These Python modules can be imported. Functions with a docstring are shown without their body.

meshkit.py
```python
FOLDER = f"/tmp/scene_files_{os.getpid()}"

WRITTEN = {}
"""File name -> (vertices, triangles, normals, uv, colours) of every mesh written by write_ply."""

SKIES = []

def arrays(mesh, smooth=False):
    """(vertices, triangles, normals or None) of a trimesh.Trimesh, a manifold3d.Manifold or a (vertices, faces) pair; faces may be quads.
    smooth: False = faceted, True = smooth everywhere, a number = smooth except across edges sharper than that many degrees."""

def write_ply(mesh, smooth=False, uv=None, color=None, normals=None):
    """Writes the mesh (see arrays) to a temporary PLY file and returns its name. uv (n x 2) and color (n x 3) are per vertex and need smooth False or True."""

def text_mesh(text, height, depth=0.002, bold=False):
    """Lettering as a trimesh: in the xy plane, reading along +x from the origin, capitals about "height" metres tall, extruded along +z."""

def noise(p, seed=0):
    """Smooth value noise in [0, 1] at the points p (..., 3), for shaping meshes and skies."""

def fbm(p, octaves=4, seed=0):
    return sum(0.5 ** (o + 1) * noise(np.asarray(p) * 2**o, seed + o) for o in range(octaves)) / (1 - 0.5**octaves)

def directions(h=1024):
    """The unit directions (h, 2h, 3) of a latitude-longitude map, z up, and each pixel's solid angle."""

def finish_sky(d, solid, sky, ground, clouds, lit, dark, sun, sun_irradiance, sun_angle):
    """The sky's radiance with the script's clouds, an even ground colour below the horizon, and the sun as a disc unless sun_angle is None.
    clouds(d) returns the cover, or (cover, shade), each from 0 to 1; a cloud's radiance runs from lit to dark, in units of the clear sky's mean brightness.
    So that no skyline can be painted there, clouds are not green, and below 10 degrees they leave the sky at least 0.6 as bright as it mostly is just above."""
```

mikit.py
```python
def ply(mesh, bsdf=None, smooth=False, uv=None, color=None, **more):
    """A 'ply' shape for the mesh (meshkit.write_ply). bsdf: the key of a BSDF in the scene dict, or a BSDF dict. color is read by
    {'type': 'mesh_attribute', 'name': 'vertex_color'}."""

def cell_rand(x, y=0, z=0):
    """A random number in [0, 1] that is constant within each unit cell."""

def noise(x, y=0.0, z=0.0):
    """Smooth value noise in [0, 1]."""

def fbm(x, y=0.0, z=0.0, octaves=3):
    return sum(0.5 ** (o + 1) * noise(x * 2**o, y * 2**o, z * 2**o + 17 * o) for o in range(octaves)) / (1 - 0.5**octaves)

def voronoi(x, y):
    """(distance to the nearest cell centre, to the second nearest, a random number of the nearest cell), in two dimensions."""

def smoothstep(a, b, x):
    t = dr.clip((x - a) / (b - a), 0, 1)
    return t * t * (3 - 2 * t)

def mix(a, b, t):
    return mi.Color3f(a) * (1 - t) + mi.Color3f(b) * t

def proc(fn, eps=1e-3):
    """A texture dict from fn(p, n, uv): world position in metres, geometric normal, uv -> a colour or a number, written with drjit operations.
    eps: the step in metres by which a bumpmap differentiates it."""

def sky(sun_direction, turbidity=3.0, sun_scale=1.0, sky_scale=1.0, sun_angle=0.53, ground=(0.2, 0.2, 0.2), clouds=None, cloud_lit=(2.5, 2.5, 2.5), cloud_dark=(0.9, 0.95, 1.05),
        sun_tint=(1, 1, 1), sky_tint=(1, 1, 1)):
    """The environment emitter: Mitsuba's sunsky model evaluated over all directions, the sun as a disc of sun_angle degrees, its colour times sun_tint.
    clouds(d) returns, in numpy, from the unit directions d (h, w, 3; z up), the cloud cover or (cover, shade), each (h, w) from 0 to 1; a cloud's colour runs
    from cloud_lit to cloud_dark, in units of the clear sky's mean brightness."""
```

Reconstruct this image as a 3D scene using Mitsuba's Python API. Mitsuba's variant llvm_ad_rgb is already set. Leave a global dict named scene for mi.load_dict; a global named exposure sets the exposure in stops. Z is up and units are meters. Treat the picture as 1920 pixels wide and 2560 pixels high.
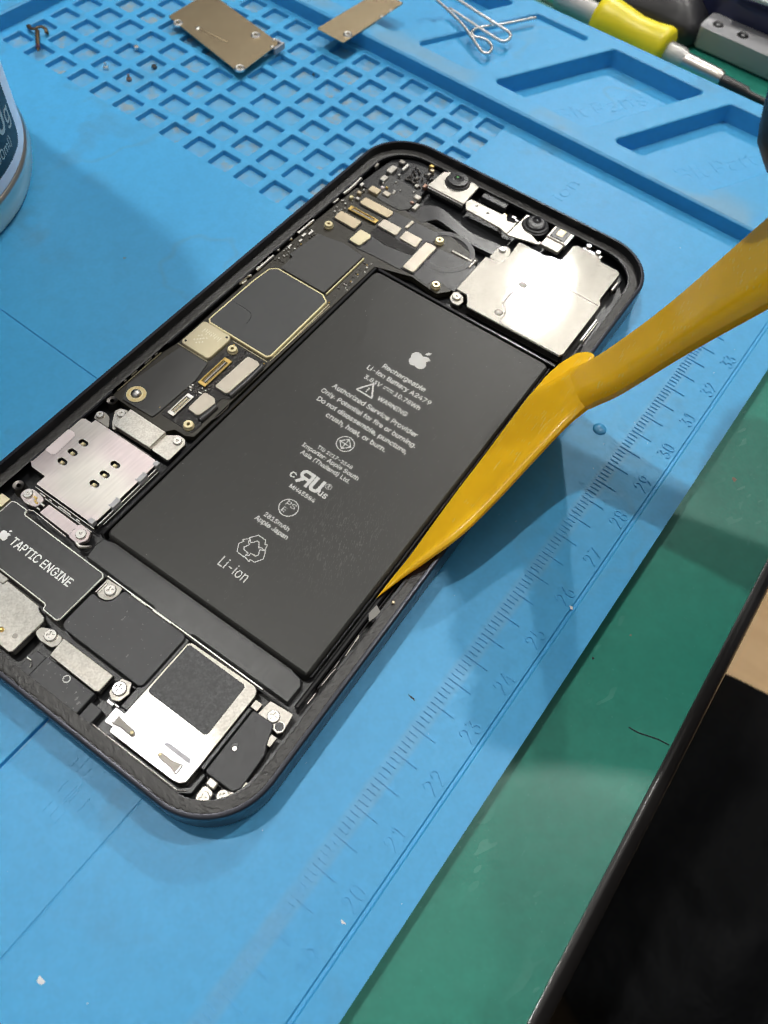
import math, random
import numpy as np
import trimesh
import manifold3d as m3
import shapely
from shapely.geometry import Polygon, Point, LineString, box as sbox
from shapely.ops import unary_union
import mitsuba as mi
import mikit, meshkit
import drjit as dr
T = mi.ScalarTransform4f
scene, labels = {}, {}

# ---------------------------------------------------------------- camera, light, exposure (lengths in metres; the builders below work in mm)
CAM = (-0.05982, -0.00489, 0.12489)
FWD = (0.43677, 0.24973, -0.86421)
UP = (0.67031, 0.55034, 0.49780)
scene['camera'] = {'type': 'thinlens', 'fov': 51.836, 'fov_axis': 'x', 'near_clip': 0.005, 'far_clip': 20.0,
                   'aperture_radius': 0.00048, 'focus_distance': 0.136,
                   'to_world': T().look_at(origin=CAM, target=[CAM[i] + FWD[i] for i in range(3)], up=UP)}
scene['room_light'] = {'type': 'constant', 'radiance': {'type': 'rgb', 'value': [0.09, 0.093, 0.098]}}
exposure = 0.2
LAMPS = [  # place, radius, radiance: the three ceiling spots whose reflections stand on the shields
    ((0.060, 0.640, 2.006), 0.028, (1680, 1650, 1560)),
    ((2.168, 0.738, 2.006), 0.036, (1680, 1650, 1560)),
    ((0.959, -0.186, 2.000), 0.028, (1600, 1570, 1480))]

CEILING = 2.45, 5.0, (0.37, 0.378, 0.39)      # the evenly lit ceiling: height, width, radiance

def rgb(*c): return {'type': 'rgb', 'value': list(c)}

# ---------------------------------------------------------------- materials
def P(base, rough, metal=0.0, spec=0.5, bump=None, bscale=1.0, coat=0.0, **more):
    b = {'type': 'principled', 'base_color': rgb(*base) if isinstance(base, tuple) else base, 'roughness': rough, 'metallic': metal, **more}
    if not metal: b['specular'] = spec
    if coat: b['clearcoat'] = coat; b['clearcoat_gloss'] = 0.9
    if bump is not None: b = {'type': 'bumpmap', 'arbitrary': bump, 'scale': bscale, 'bsdf': b}
    return {'type': 'twosided', 'bsdf': b}

def metal(base, a=0.015, b=0.11, w=0.12):
    """stamped sheet: a tight and a wide lobe"""
    q = lambda al: {'type': 'roughconductor', 'material': 'none', 'distribution': 'beckmann', 'alpha': al, 'specular_reflectance': rgb(*base) if isinstance(base, tuple) else base}
    return {'type': 'twosided', 'bsdf': {'type': 'blendbsdf', 'weight': w, 'a': q(a), 'b': q(b)}}

N, F, S, MX = mikit.noise, mikit.fbm, mikit.smoothstep, mikit.mix
def k(p, s): return p.x * s, p.y * s, p.z * s
def f_grain(p, n, uv): return 0.0000045 * N(*k(p, 5200))
def f_grain2(p, n, uv): return 0.00001 * N(*k(p, 2600)) + 0.00001 * N(*k(p, 7000))
def f_tar(p, n, uv): return 0.00022 * F(*k(p, 1900), octaves=3)
def f_epoxy(p, n, uv): return 0.00022 * F(*k(p, 2600), octaves=3)
def f_film(p, n, uv): return 0.0000025 * N(*k(p, 9000)) + 0.00004 * N(*k(p, 60))
def f_silicone(p, n, uv): return 0.000006 * N(*k(p, 4200)) + 0.00003 * F(*k(p, 420), octaves=2)
def f_knurl(p, n, uv): return 0.00018 * (dr.abs(dr.sin(p.y * 5200 + p.z * 4200)) + dr.abs(dr.sin(p.y * 5200 - p.z * 4200)))
def f_cloth(p, n, uv): return 0.0004 * F(*k(p, 700), octaves=2) + 0.006 * N(*k(p, 16))
G = lambda f, e=1e-5: mikit.proc(f, e)

def c_blue(p, n, uv):
    c = MX((0.044, 0.296, 0.575), (0.058, 0.346, 0.632), F(*k(p, 26), octaves=3))
    up = S(0.6, 0.95, n.z)
    d = S(0.62, 0.80, F(p.x * 95 + 3, p.y * 95, p.z * 40, octaves=4)) * S(0.45, 0.75, N(p.x * 18, p.y * 18, 3.0)) * up
    c = MX(c, (0.085, 0.17, 0.23), 0.28 * d)
    pit = S(-0.0004, -0.0011, p.z) * up * S(0.1172, 0.1170, p.x)                      # grime that has settled in the wells
    c = MX(c, (0.19, 0.29, 0.35), pit * (0.22 + 0.65 * S(0.42, 0.72, F(*k(p, 420), octaves=3)) * (0.3 + 1.2 * mikit.cell_rand((p.x - 0.0537) * 125.2, (p.y - 0.0739) * 123.6))))
    rul = S(0.0012, 0.0022, p.y) * S(0.0052, 0.0040, p.y) * S(0.1172, 0.117, p.x) * up                 # dust caught along the ruler and the tray edge
    c = MX(c, (0.20, 0.33, 0.43), rul * (0.10 + 0.25 * F(*k(p, 300), octaves=2)))
    e = S(0.1165, 0.1185, p.x) * S(0.130, 0.1195, p.x) * S(0.0036, 0.0040, p.z) * S(0.45, 0.75, F(p.x * 90, p.y * 60, 0.0, octaves=3))
    c = MX(c, (0.22, 0.30, 0.33), 0.45 * e)
    g = S(0.52, 0.56, F(p.x * 40 + 7, p.y * 40, 2.0, octaves=4)) * S(0.60, 0.56, F(p.x * 40 + 7, p.y * 40, 2.0, octaves=4)) * S(0.4, 0.7, N(p.x * 25, p.y * 25, 9.0)) * up
    return MX(c, (0.11, 0.24, 0.34), 0.22 * g) * (0.95 + 0.05 * N(*k(p, 650)) + 0.06 * N(*k(p, 2100)))
def c_green(p, n, uv):
    c = MX((0.013, 0.170, 0.124), (0.022, 0.208, 0.152), F(*k(p, 60), octaves=3))
    s = S(0.80, 0.86, N(p.x * 500 + p.y * 900, p.y * 500 - p.x * 200, 4.0)) * S(0.5, 0.8, N(*k(p, 90)))
    return MX(c, (0.12, 0.30, 0.25), 0.3 * s + 0.2 * S(0.84, 0.88, N(*k(p, 2300)))) * (0.92 + 0.10 * N(*k(p, 700)) + 0.08 * N(*k(p, 2200)))
def c_wood(p, n, uv):
    g = F(p.x * 60, p.y * 4, 1.0, octaves=4)
    return MX((0.60, 0.37, 0.17), (0.74, 0.50, 0.27), g)
def c_steel(p, n, uv):
    return MX((0.50, 0.47, 0.41), (0.86, 0.83, 0.76), 0.6 * N(*k(p, 4300)) + 0.4 * F(*k(p, 900), octaves=2))
def c_shield(p, n, uv):
    c = MX((0.54, 0.51, 0.44), (0.84, 0.80, 0.72), 0.6 * N(*k(p, 4000)) + 0.4 * F(*k(p, 1100), octaves=2))
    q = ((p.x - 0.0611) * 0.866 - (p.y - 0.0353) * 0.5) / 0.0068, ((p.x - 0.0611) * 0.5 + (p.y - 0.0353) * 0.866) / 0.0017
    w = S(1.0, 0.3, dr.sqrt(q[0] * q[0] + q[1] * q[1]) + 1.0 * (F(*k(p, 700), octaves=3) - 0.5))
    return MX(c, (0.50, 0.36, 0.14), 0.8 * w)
def c_sim(p, n, uv):
    return MX((0.74, 0.70, 0.64), (0.72, 0.62, 0.615), S(0.35, 0.65, N(*k(p, 110)))) * (0.92 + 0.12 * N(p.x * 300, p.y * 4000, 0.0))
def c_film(p, n, uv):
    s = S(0.88, 0.93, N(*k(p, 3200))) * S(0.5, 0.75, N(*k(p, 130)))
    u, v = (p.x + 0.0083) / 0.009, (p.y - 0.0315) / 0.007; w = dr.exp(-(u * u + v * v)) * S(0.62, 0.92, N(p.x * 1700 + p.y * 900, p.y * 7000 - p.x * 3000, 1.0)) + 0.25 * S(0.90, 0.96, N(p.x * 900, p.y * 6000, 5.0))
    s = dr.minimum(s + 0.22 * w, 1)
    return MX((0.030, 0.030, 0.028), (0.30, 0.30, 0.29), 0.6 * s)
def c_cover(p, n, uv):
    s = S(0.86, 0.92, N(*k(p, 2600)))
    return MX((0.036, 0.037, 0.040), (0.22, 0.22, 0.22), 0.5 * s)
def c_foam(p, n, uv): return MX((0.018, 0.019, 0.021), (0.085, 0.088, 0.092), N(*k(p, 4600)) * N(*k(p, 2600)))
def c_pry(p, n, uv):
    s = S(0.72, 0.86, N(p.x * 700 - p.y * 500, p.y * 4200, p.z * 1400)) * S(0.42, 0.65, N(*k(p, 150)))
    return MX((0.94, 0.585, 0.014), (0.94, 0.74, 0.20), 0.5 * s)
def c_gold(p, n, uv): return MX((0.55, 0.43, 0.27), (0.64, 0.52, 0.34), F(*k(p, 300), octaves=2))

MATS = dict(
    blue=P(G(c_blue), 0.46, spec=0.42, bump=G(f_silicone, 4e-5)), green=P(G(c_green), 0.36, spec=0.36, bump=G(f_silicone, 4e-5)), wood=P(G(c_wood), 0.5),
    edge=P((0.012, 0.011, 0.011), 0.2, bump=G(f_tar, 4e-5), bscale=0.08), edge_black=P((0.012, 0.012, 0.012), 0.4),
    frame=P((0.036, 0.038, 0.050), 0.28, metal=0.5), frame_in=P((0.010, 0.011, 0.014), 0.35), tar=P((0.030, 0.029, 0.028), 0.45, bump=G(f_tar), bscale=0.6, spec=0.5),
    black=P((0.012, 0.013, 0.015), 0.38), blackgloss=P((0.010, 0.010, 0.011), 0.14), epoxy=P((0.016, 0.015, 0.014), 0.17, bump=G(f_epoxy), spec=0.6), pcb=P((0.022, 0.019, 0.012), 0.4),
    film=P(G(c_film), 0.42, spec=0.32, bump=G(f_film)), fold=P((0.018, 0.019, 0.020), 0.36), graphite=P((0.047, 0.047, 0.046), 0.45, spec=0.45), graphite2=P((0.043, 0.045, 0.046), 0.42),
    cover=P(G(c_cover), 0.5, bump=G(f_grain2), bscale=0.8), foam=P(G(c_foam), 0.5), motor=P((0.026, 0.027, 0.028), 0.40),
    steel=metal(G(c_steel), 0.015, 0.30, 0.42), shield=metal(G(c_shield), 0.0115, 0.2, 0.28), sim=metal(G(c_sim), 0.03, 0.32, 0.55), bright=metal((0.80, 0.78, 0.73), 0.03, 0.28, 0.5), dullmetal=metal((0.42, 0.395, 0.355), 0.04, 0.3, 0.5),
    darkmetal=P((0.16, 0.15, 0.14), 0.3, metal=1.0), beige=P((0.54, 0.45, 0.31), 0.4, metal=0.55), beige2=P((0.52, 0.47, 0.39), 0.4, metal=0.55), goldsheet=P((0.66, 0.59, 0.40), 0.36, metal=0.75),
    gold=P((0.90, 0.64, 0.22), 0.28, metal=1.0), goldpale=P((0.86, 0.76, 0.46), 0.3, metal=0.6), print=P((0.50, 0.50, 0.49), 0.5), print2=P((0.62, 0.62, 0.61), 0.45), etch=P((0.80, 0.76, 0.62), 0.5, metal=0.5),
    white=P((0.50, 0.475, 0.42), 0.38, metal=0.5), sticker=P((0.74, 0.66, 0.66), 0.6), flexgrey=P((0.036, 0.036, 0.038), 0.36), flexlight=P((0.16, 0.155, 0.14), 0.35), lens=P((0.006, 0.006, 0.007), 0.06), lensdot=P((0.10, 0.30, 0.10), 0.12), copper=P((0.36, 0.22, 0.17), 0.35, metal=0.7),
    pry={'type': 'blendbsdf', 'weight': 0.55, 'a': P(G(c_pry), 0.22, spec=0.6, bump=G(f_film), coat=1.0), 'b': {'type': 'principledthin', 'base_color': G(c_pry), 'roughness': 0.24, 'diff_trans': 1.0, 'eta': 1.5, 'spec_trans': 0.0}}, plate=metal(G(c_gold), 0.08, 0.28, 0.4), wire=metal((0.82, 0.81, 0.79), 0.08, 0.25, 0.4), yellow=P((0.80, 0.66, 0.012), 0.38, bump=G(f_silicone, 4e-5)),
    knurl=P((0.72, 0.71, 0.68), 0.34, metal=1.0, bump=G(f_knurl, 3e-5), bscale=0.5), burnt=P((0.13, 0.085, 0.04), 0.35, metal=0.8), violet=P((0.16, 0.07, 0.10), 0.35, metal=0.8), greycase=P((0.36, 0.36, 0.375), 0.4), pouch=P((0.018, 0.018, 0.021), 0.38),
    navy=P((0.030, 0.036, 0.095), 0.3), clearbag=P((0.42, 0.47, 0.46), 0.2), can_white=P((0.66, 0.69, 0.78), 0.28, coat=0.6), can_label=P((0.010, 0.034, 0.055), 0.4, spec=0.25), can_metal=P((0.66, 0.62, 0.56), 0.24, metal=1.0), cloth=P((0.0032, 0.0034, 0.0042), 0.8, spec=0.12, bump=G(f_cloth, 2e-4)),
    rubber=P((0.008, 0.008, 0.009), 0.5), lint=P((0.62, 0.66, 0.68), 0.7), dark_lint=P((0.02, 0.02, 0.022), 0.7), crumb=P((0.20, 0.16, 0.12), 0.7), water=P((0.045, 0.26, 0.50), 0.04, spec=0.4, coat=1.0), lampbody=P((0.7, 0.7, 0.7), 0.5))
scene.update(MATS)

# ---------------------------------------------------------------- helpers
PH = np.eye(4); _t = math.radians(-87.6514)
PH[:2, :2] = [[math.cos(_t), -math.sin(_t)], [math.sin(_t), math.cos(_t)]]; PH[:2, 3] = (-60.544, 85.373)      # the phone's own mm frame (x right, y to its top end) on the mat
ONE = np.eye(4); MM = np.diag([.001, .001, .001, 1.0])
def numbered(name):
    if name not in scene and name not in labels and not any(q.startswith(name + '__') for q in scene): return name
    i = 1
    while True:
        q = f'{name}_{i:03d}'
        if q not in scene and q not in labels and not any(z.startswith(q + '__') for z in scene): return q
        i += 1
def as_tm(m):
    if isinstance(m, m3.Manifold):
        q = m.to_mesh(); return trimesh.Trimesh(q.vert_properties[:, :3], q.tri_verts, process=False)
    return m
def cat(*ms): return trimesh.util.concatenate([as_tm(m) for m in ms])
def add(name, mesh, mat, parent=None, M=ONE, smooth=False, **lab):
    key = numbered((parent + '__' if parent else '') + name)
    mesh = as_tm(mesh).copy(); mesh.apply_transform(MM @ M)
    scene[key] = mikit.ply(mesh, mat, smooth=smooth)
    if lab: labels[key] = lab
    return key
def ph(name, mesh, mat, parent, **kw): return add(name, mesh, mat, parent, PH, **kw)
def thing(name, label, category, group=None, **more):
    key = numbered(name); labels[key] = {'label': label, 'category': category, **({'group': group} if group else {}), **more}; return key

def rnd(pts, r=0.3, q=4):
    g = pts if hasattr(pts, 'buffer') else Polygon(pts)
    if not g.is_valid: g = g.buffer(0)
    if r <= 0: return g
    a = g.buffer(-r, quad_segs=q).buffer(2 * r, quad_segs=q).buffer(-r, quad_segs=q)
    if a.is_empty or a.area < 0.6 * g.area: a = g
    return max(a.geoms, key=lambda z: z.area) if hasattr(a, 'geoms') else a
def rect(x0, y0, x1, y1, r=0.2, q=4): return rnd(sbox(min(x0, x1), min(y0, y1), max(x0, x1), max(y0, y1)), r, q)
def xpoly(g, h):
    gs = [q for q in (g.geoms if hasattr(g, 'geoms') else [g]) if q.area > 1e-6]
    return trimesh.util.concatenate([trimesh.creation.extrude_polygon(q, h, engine='earcut') for q in gs])
def plate(g, z0, z1, b=0.07, r=0.3):
    """an extruded outline whose top edge is chamfered by b"""
    g = rnd(g, r) if r else (g if hasattr(g, 'buffer') else Polygon(g))
    if g.interiors or b <= 0:
        m = xpoly(g, z1 - z0); m.apply_translation((0, 0, z0)); return m
    g = shapely.geometry.polygon.orient(g.simplify(0.004)); c = np.array(g.exterior.coords)[:-1]
    d = np.roll(c, -1, 0) - c; d /= np.linalg.norm(d, axis=1, keepdims=True) + 1e-12
    nn = np.stack([-d[:, 1], d[:, 0]], 1); a = nn + np.roll(nn, 1, 0); a /= np.linalg.norm(a, axis=1, keepdims=True) + 1e-12
    w = 1 / np.clip((a * nn).sum(1), 0.5, 1); ci = c + a * (b * w)[:, None]; n = len(c)
    V = np.vstack([np.c_[c, np.full(n, z0)], np.c_[c, np.full(n, z1 - b)], np.c_[ci, np.full(n, z1)]])
    i = np.arange(n); j = (i + 1) % n; fs = []
    for o in (0, n): fs += [np.stack([i + o, j + o, j + o + n], 1), np.stack([i + o, j + o + n, i + o + n], 1)]
    try:
        import mapbox_earcut as me
        t = me.triangulate_float64(ci, np.array([n], dtype=np.uint32)).reshape(-1, 3).astype(int)
    except Exception:
        return as_tm(xpoly(g, z1 - z0)).apply_translation((0, 0, z0))
    e1, e2 = ci[t[:, 1]] - ci[t[:, 0]], ci[t[:, 2]] - ci[t[:, 0]]
    t = np.where((e1[:, 0] * e2[:, 1] - e1[:, 1] * e2[:, 0] < 0)[:, None], t[:, ::-1], t)
    return trimesh.Trimesh(V, np.vstack(fs + [t + 2 * n, t[:, ::-1]]), process=False)
def bx(x0, y0, z0, x1, y1, z1, b=0.05, r=0.08): return plate(rect(x0, y0, x1, y1, 0), min(z0, z1), max(z0, z1), b, r)
def lathe(prof, n=32, at=(0, 0, 0)):
    m = trimesh.creation.revolve(np.array(prof, float), sections=n); m.apply_translation(at); m.fix_normals(); return m
def tube(pts, r, n=8, closed=False, caps=True, flat=1.0):
    p = np.asarray(pts, float); t = np.gradient(p, axis=0); t /= np.linalg.norm(t, axis=1, keepdims=True) + 1e-12
    rr = np.broadcast_to(np.asarray(r, float), (len(p),)); u = np.zeros_like(p); a = np.cross(t[0], [0, 0, 1.0] if abs(t[0, 2]) < .9 else [1.0, 0, 0])
    for i in range(len(p)):
        a = a - t[i] * (a @ t[i]); a /= np.linalg.norm(a) + 1e-12; u[i] = a
    w = np.cross(t, u); g = np.arange(n) * 2 * np.pi / n
    V = (p[:, None] + rr[:, None, None] * (np.cos(g)[None, :, None] * u[:, None] + flat * np.sin(g)[None, :, None] * w[:, None])).reshape(-1, 3)
    fs = []
    for i in range(len(p) - 1):
        for q in range(n):
            b = (q + 1) % n; fs += [[i * n + q, i * n + b, (i + 1) * n + b], [i * n + q, (i + 1) * n + b, (i + 1) * n + q]]
    V = np.vstack([V, p[0], p[-1]]); L = len(V)
    for q in range(n):
        b = (q + 1) % n; fs += [[L - 2, b, q], [L - 1, (len(p) - 1) * n + q, (len(p) - 1) * n + b]]
    m = trimesh.Trimesh(V, fs, process=False); m.fix_normals(); return m
def spline(pts, n=6):
    p = np.asarray(pts, float); q = np.vstack([2 * p[0] - p[1], p, 2 * p[-1] - p[-2]]); out = []
    for i in range(1, len(q) - 2):
        for s in np.linspace(0, 1, n, endpoint=False):
            a, b, c, d = q[i - 1], q[i], q[i + 1], q[i + 2]
            out.append(.5 * (2 * b + (c - a) * s + (2 * a - 5 * b + 4 * c - d) * s * s + (3 * b - a - 3 * c + d) * s ** 3))
    return np.array(out + [p[-1]])
def words(text, x0, x1, y, z, h=None, bold=False, d=0.012):
    """lettering from x0 to x1 with its baseline at y (mm)"""
    m = meshkit.text_mesh(text, 1.0, 1.0, bold); b = m.bounds; s = (x1 - x0) / (b[1, 0] - b[0, 0]); sy = h or s
    m.apply_translation((-b[0, 0], 0, 0)); m.apply_scale((s, sy, d)); m.apply_translation((x0, y, z)); return m
def strokes(lines, w):
    return unary_union([LineString(l).buffer(w / 2, quad_segs=4, cap_style='flat', join_style='mitre') for l in lines])
def flat(g, z, d=0.012): m = xpoly(g, d); m.apply_translation((0, 0, z)); return m
def at(x, y, z=0, rot=0, s=1.0):
    M = np.eye(4); c, q = math.cos(math.radians(rot)) * s, math.sin(math.radians(rot)) * s
    M[:3, :3] = [[c, -q, 0], [q, c, 0], [0, 0, s]]; M[:3, 3] = (x, y, z); return M
def moved(m, M): m = as_tm(m).copy(); m.apply_transform(M); return m

# ---------------------------------------------------------------- lamps
for i, (p, r, L) in enumerate(LAMPS):
    key = thing('ceiling_lamp', ['round spotlight in the ceiling almost straight above the bench', 'round ceiling spotlight far out beyond the screwdriver end of the bench', 'round ceiling spotlight above the bench front edge'][i], 'lamp', 'ceiling spotlights over the bench')
    d = np.array([0.0, 0.03, 0.0]) - np.array(p); M = np.eye(4); z = d / np.linalg.norm(d); x = np.cross([0, 1, 0], z); x /= np.linalg.norm(x)
    M[:3, 0], M[:3, 1], M[:3, 2], M[:3, 3] = x, np.cross(z, x), z, np.array(p) * 1000
    add('housing', lathe([(0, -40), (r * 1150, -40), (r * 1150, 1), (r * 1060, 1), (r * 1060, -2), (0, -2)], 32), 'lampbody', key, M)
    q = add('bulb', trimesh.creation.cylinder(r * 1000, 1.0, sections=40), 'lampbody', key, M)
    scene[q]['emitter'] = {'type': 'area', 'radiance': rgb(*L)}

key = thing('ceiling_light', 'wide evenly lit white ceiling panel high above the bench', 'light panel')
q = add('diffuser', trimesh.creation.box((CEILING[1] * 1000, CEILING[1] * 1000, 20)).apply_translation((300, 0, CEILING[0] * 1000)), 'lampbody', key)
scene[q]['emitter'] = {'type': 'area', 'radiance': rgb(*CEILING[2])}

# ---------------------------------------------------------------- floor and bench
add('floor', trimesh.creation.box((6000, 6000, 20)).apply_translation((0, 0, -760)), 'wood', label='pale wooden floor far below the bench edge', kind='structure')
SL = np.eye(4); _a = math.atan(0.022); SL[:2, :2] = [[math.cos(_a), -math.sin(_a)], [math.sin(_a), math.cos(_a)]]; SL[1, 3] = -31.5
add('bench_top', trimesh.creation.box((1100, 700, 30)).apply_translation((150, 350, -19.5)), 'green', None, SL, label='green rubber sheet covering the bench', kind='structure')
prof = Polygon([(0.05, -4.1), (-0.5, -3.95), (-1.2, -4.1), (-1.9, -4.45), (-2.5, -5.0), (-2.85, -6.0), (-3.0, -8), (-3.0, -60), (0.05, -60)])
e = trimesh.creation.extrude_polygon(prof, 1100, engine='earcut'); e.apply_transform(np.array([[0, 0, 1, -400], [1, 0, 0, 0], [0, 1, 0, 0], [0, 0, 0, 1.0]]))
add('edge_trim', e, 'edge', 'bench_top', SL, smooth=40, label='black worn plastic trim along the bench edge')

# ---------------------------------------------------------------- repair mat
def mextr(g, z0, z1, flare=0.0, n=0):
    c = m3.CrossSection([np.array(shapely.geometry.polygon.orient(g).exterior.coords)[:-1]])
    m = m3.Manifold.extrude(c, z1 - z0); return m.translate((0, 0, z0))
def pocket(g, z0, z1, draft=0.25, lip=0.3):
    """a recess with drafted walls and an eased lip"""
    cx, cy = g.centroid.x, g.centroid.y; c0 = np.array(shapely.geometry.polygon.orient(g).exterior.coords)[:-1]
    def hull_(a, za, b, zb): return m3.Manifold.hull_points(np.vstack([np.c_[np.array(a.exterior.coords), np.full(len(a.exterior.coords), za)], np.c_[np.array(b.exterior.coords), np.full(len(b.exterior.coords), zb)]]))
    return hull_(g.buffer(-draft), z0, g, z1 - lip * .6) + hull_(g, z1 - lip * .6, g.buffer(lip), z1 + 0.02)
slab = mextr(sbox(-170, -11.3, 117.5, 300), -4.5, 0.0)
lipb = rnd(sbox(117.5, -11.3, 166.0, 300), 0.8)
block = m3.Manifold.hull_points(np.vstack([np.c_[np.array(q.exterior.coords), np.full(len(q.exterior.coords), z)] for q, z in ((sbox(117.3, -11.3, 166.4, 300), -4.5), (sbox(117.4, -11.3, 166.2, 300), 3.5), (sbox(117.9, -10.9, 165.8, 299), 3.93), (sbox(118.3, -10.5, 165.4, 299), 4.0))]))
side = m3.Manifold.hull_points(np.vstack([np.c_[np.array(q.exterior.coords), np.full(len(q.exterior.coords), z)] for q, z in ((sbox(-170, 198.3, 120, 300), -4.5), (sbox(-170, 198.4, 120, 300), 3.5), (sbox(-170, 198.9, 120, 299), 3.95))]))
mat = slab + block + side
cuts = []
for i in range(8):
    for j in range(15):
        x1, y1 = 59.65 + 7.985 * i, 195.3 - 8.09 * j
        cuts.append(pocket(rect(x1 - 5.9, y1 - 5.9, x1, y1, 0.55, 4), -1.25, 0.0, 0.12, 0.22))
for q, fl in ((((160.9, 69.6), (160.4, 41.0), (123.9, 58.0), (123.9, 86.8)), -0.9), (((160.4, 33.8), (160.4, 5.5), (123.9, 22.5), (123.9, 50.6)), -0.9), (((160.7, 94.8), (160.7, 77.0), (123.9, 94.0), (123.9, 111.8)), 2.7), (((160.9, 102.2), (160.9, 140), (123.9, 157), (123.9, 119.4)), -0.9)):
    cuts.append(pocket(rnd(q, 1.4, 5), fl, 4.0, 0.35, 0.35))
def groove(x0, y0, x1, y1, w, d):
    g = LineString([(x0, y0), (x1, y1)]).buffer(w / 2, cap_style='flat'); return pocket(g, -d, 0.0, w * .2, w * .18)
cuts += [groove(-169, -6.05, 117.6, -6.05, 0.75, 0.45), groove(-169, 49.15, 40, 49.15, 0.7, 0.8), groove(-8.5, 49.2, -8.5, 197, 0.35, 0.25), groove(-169, 29.4, -40, 29.4, 0.3, 0.14)]
mat = mat - m3.Manifold.batch_boolean(cuts, m3.OpType.Add)
rm = thing('repair_mat', 'blue silicone repair mat with square wells, trays and a raised ruler along its edge', 'mat')
add('sheet', mat, 'blue', rm, smooth=32)
ticks = []
for q in range(-85, 118):
    y0 = -0.3 if q % 5 == 0 else 2.35
    t = trimesh.creation.box((0.25, 4.1 - y0, 0.40)); t.apply_translation((q, (4.1 + y0) / 2, 0.03)); ticks.append(t)
add('ruler_tick', cat(*ticks), 'blue', rm, kind='stuff')
for n_ in range(18, 34):
    w = words(str(n_), 0, 1, 0, 0, d=1.0); wd = w.extents[0] / w.extents[1] * 2.7
    add('numeral', words(str(n_), 10 * (n_ - 25) - 1.65, 10 * (n_ - 25) + 1.65, -5.0, -0.02, 2.7, False, 0.24), 'blue', rm)
add('lettering', words('ion', 100.2, 109.0, 49.9, -0.02, 3.2, d=0.13), 'blue', rm)
add('lettering', moved(words('Bit Parts', 0, 27.5, 0, 0, 5.2, d=0.10), at(129.2, 66.6, -0.92, -31)), 'blue', rm)
add('lettering', moved(words('Bit Parts', 0, 27.5, 0, 0, 5.2, d=0.10), at(129.2, 30.6, -0.92, -31)), 'blue', rm)
bxg = lambda x, y, w, h: list(sbox(x, y, x + w, y + h).exterior.coords)
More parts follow.
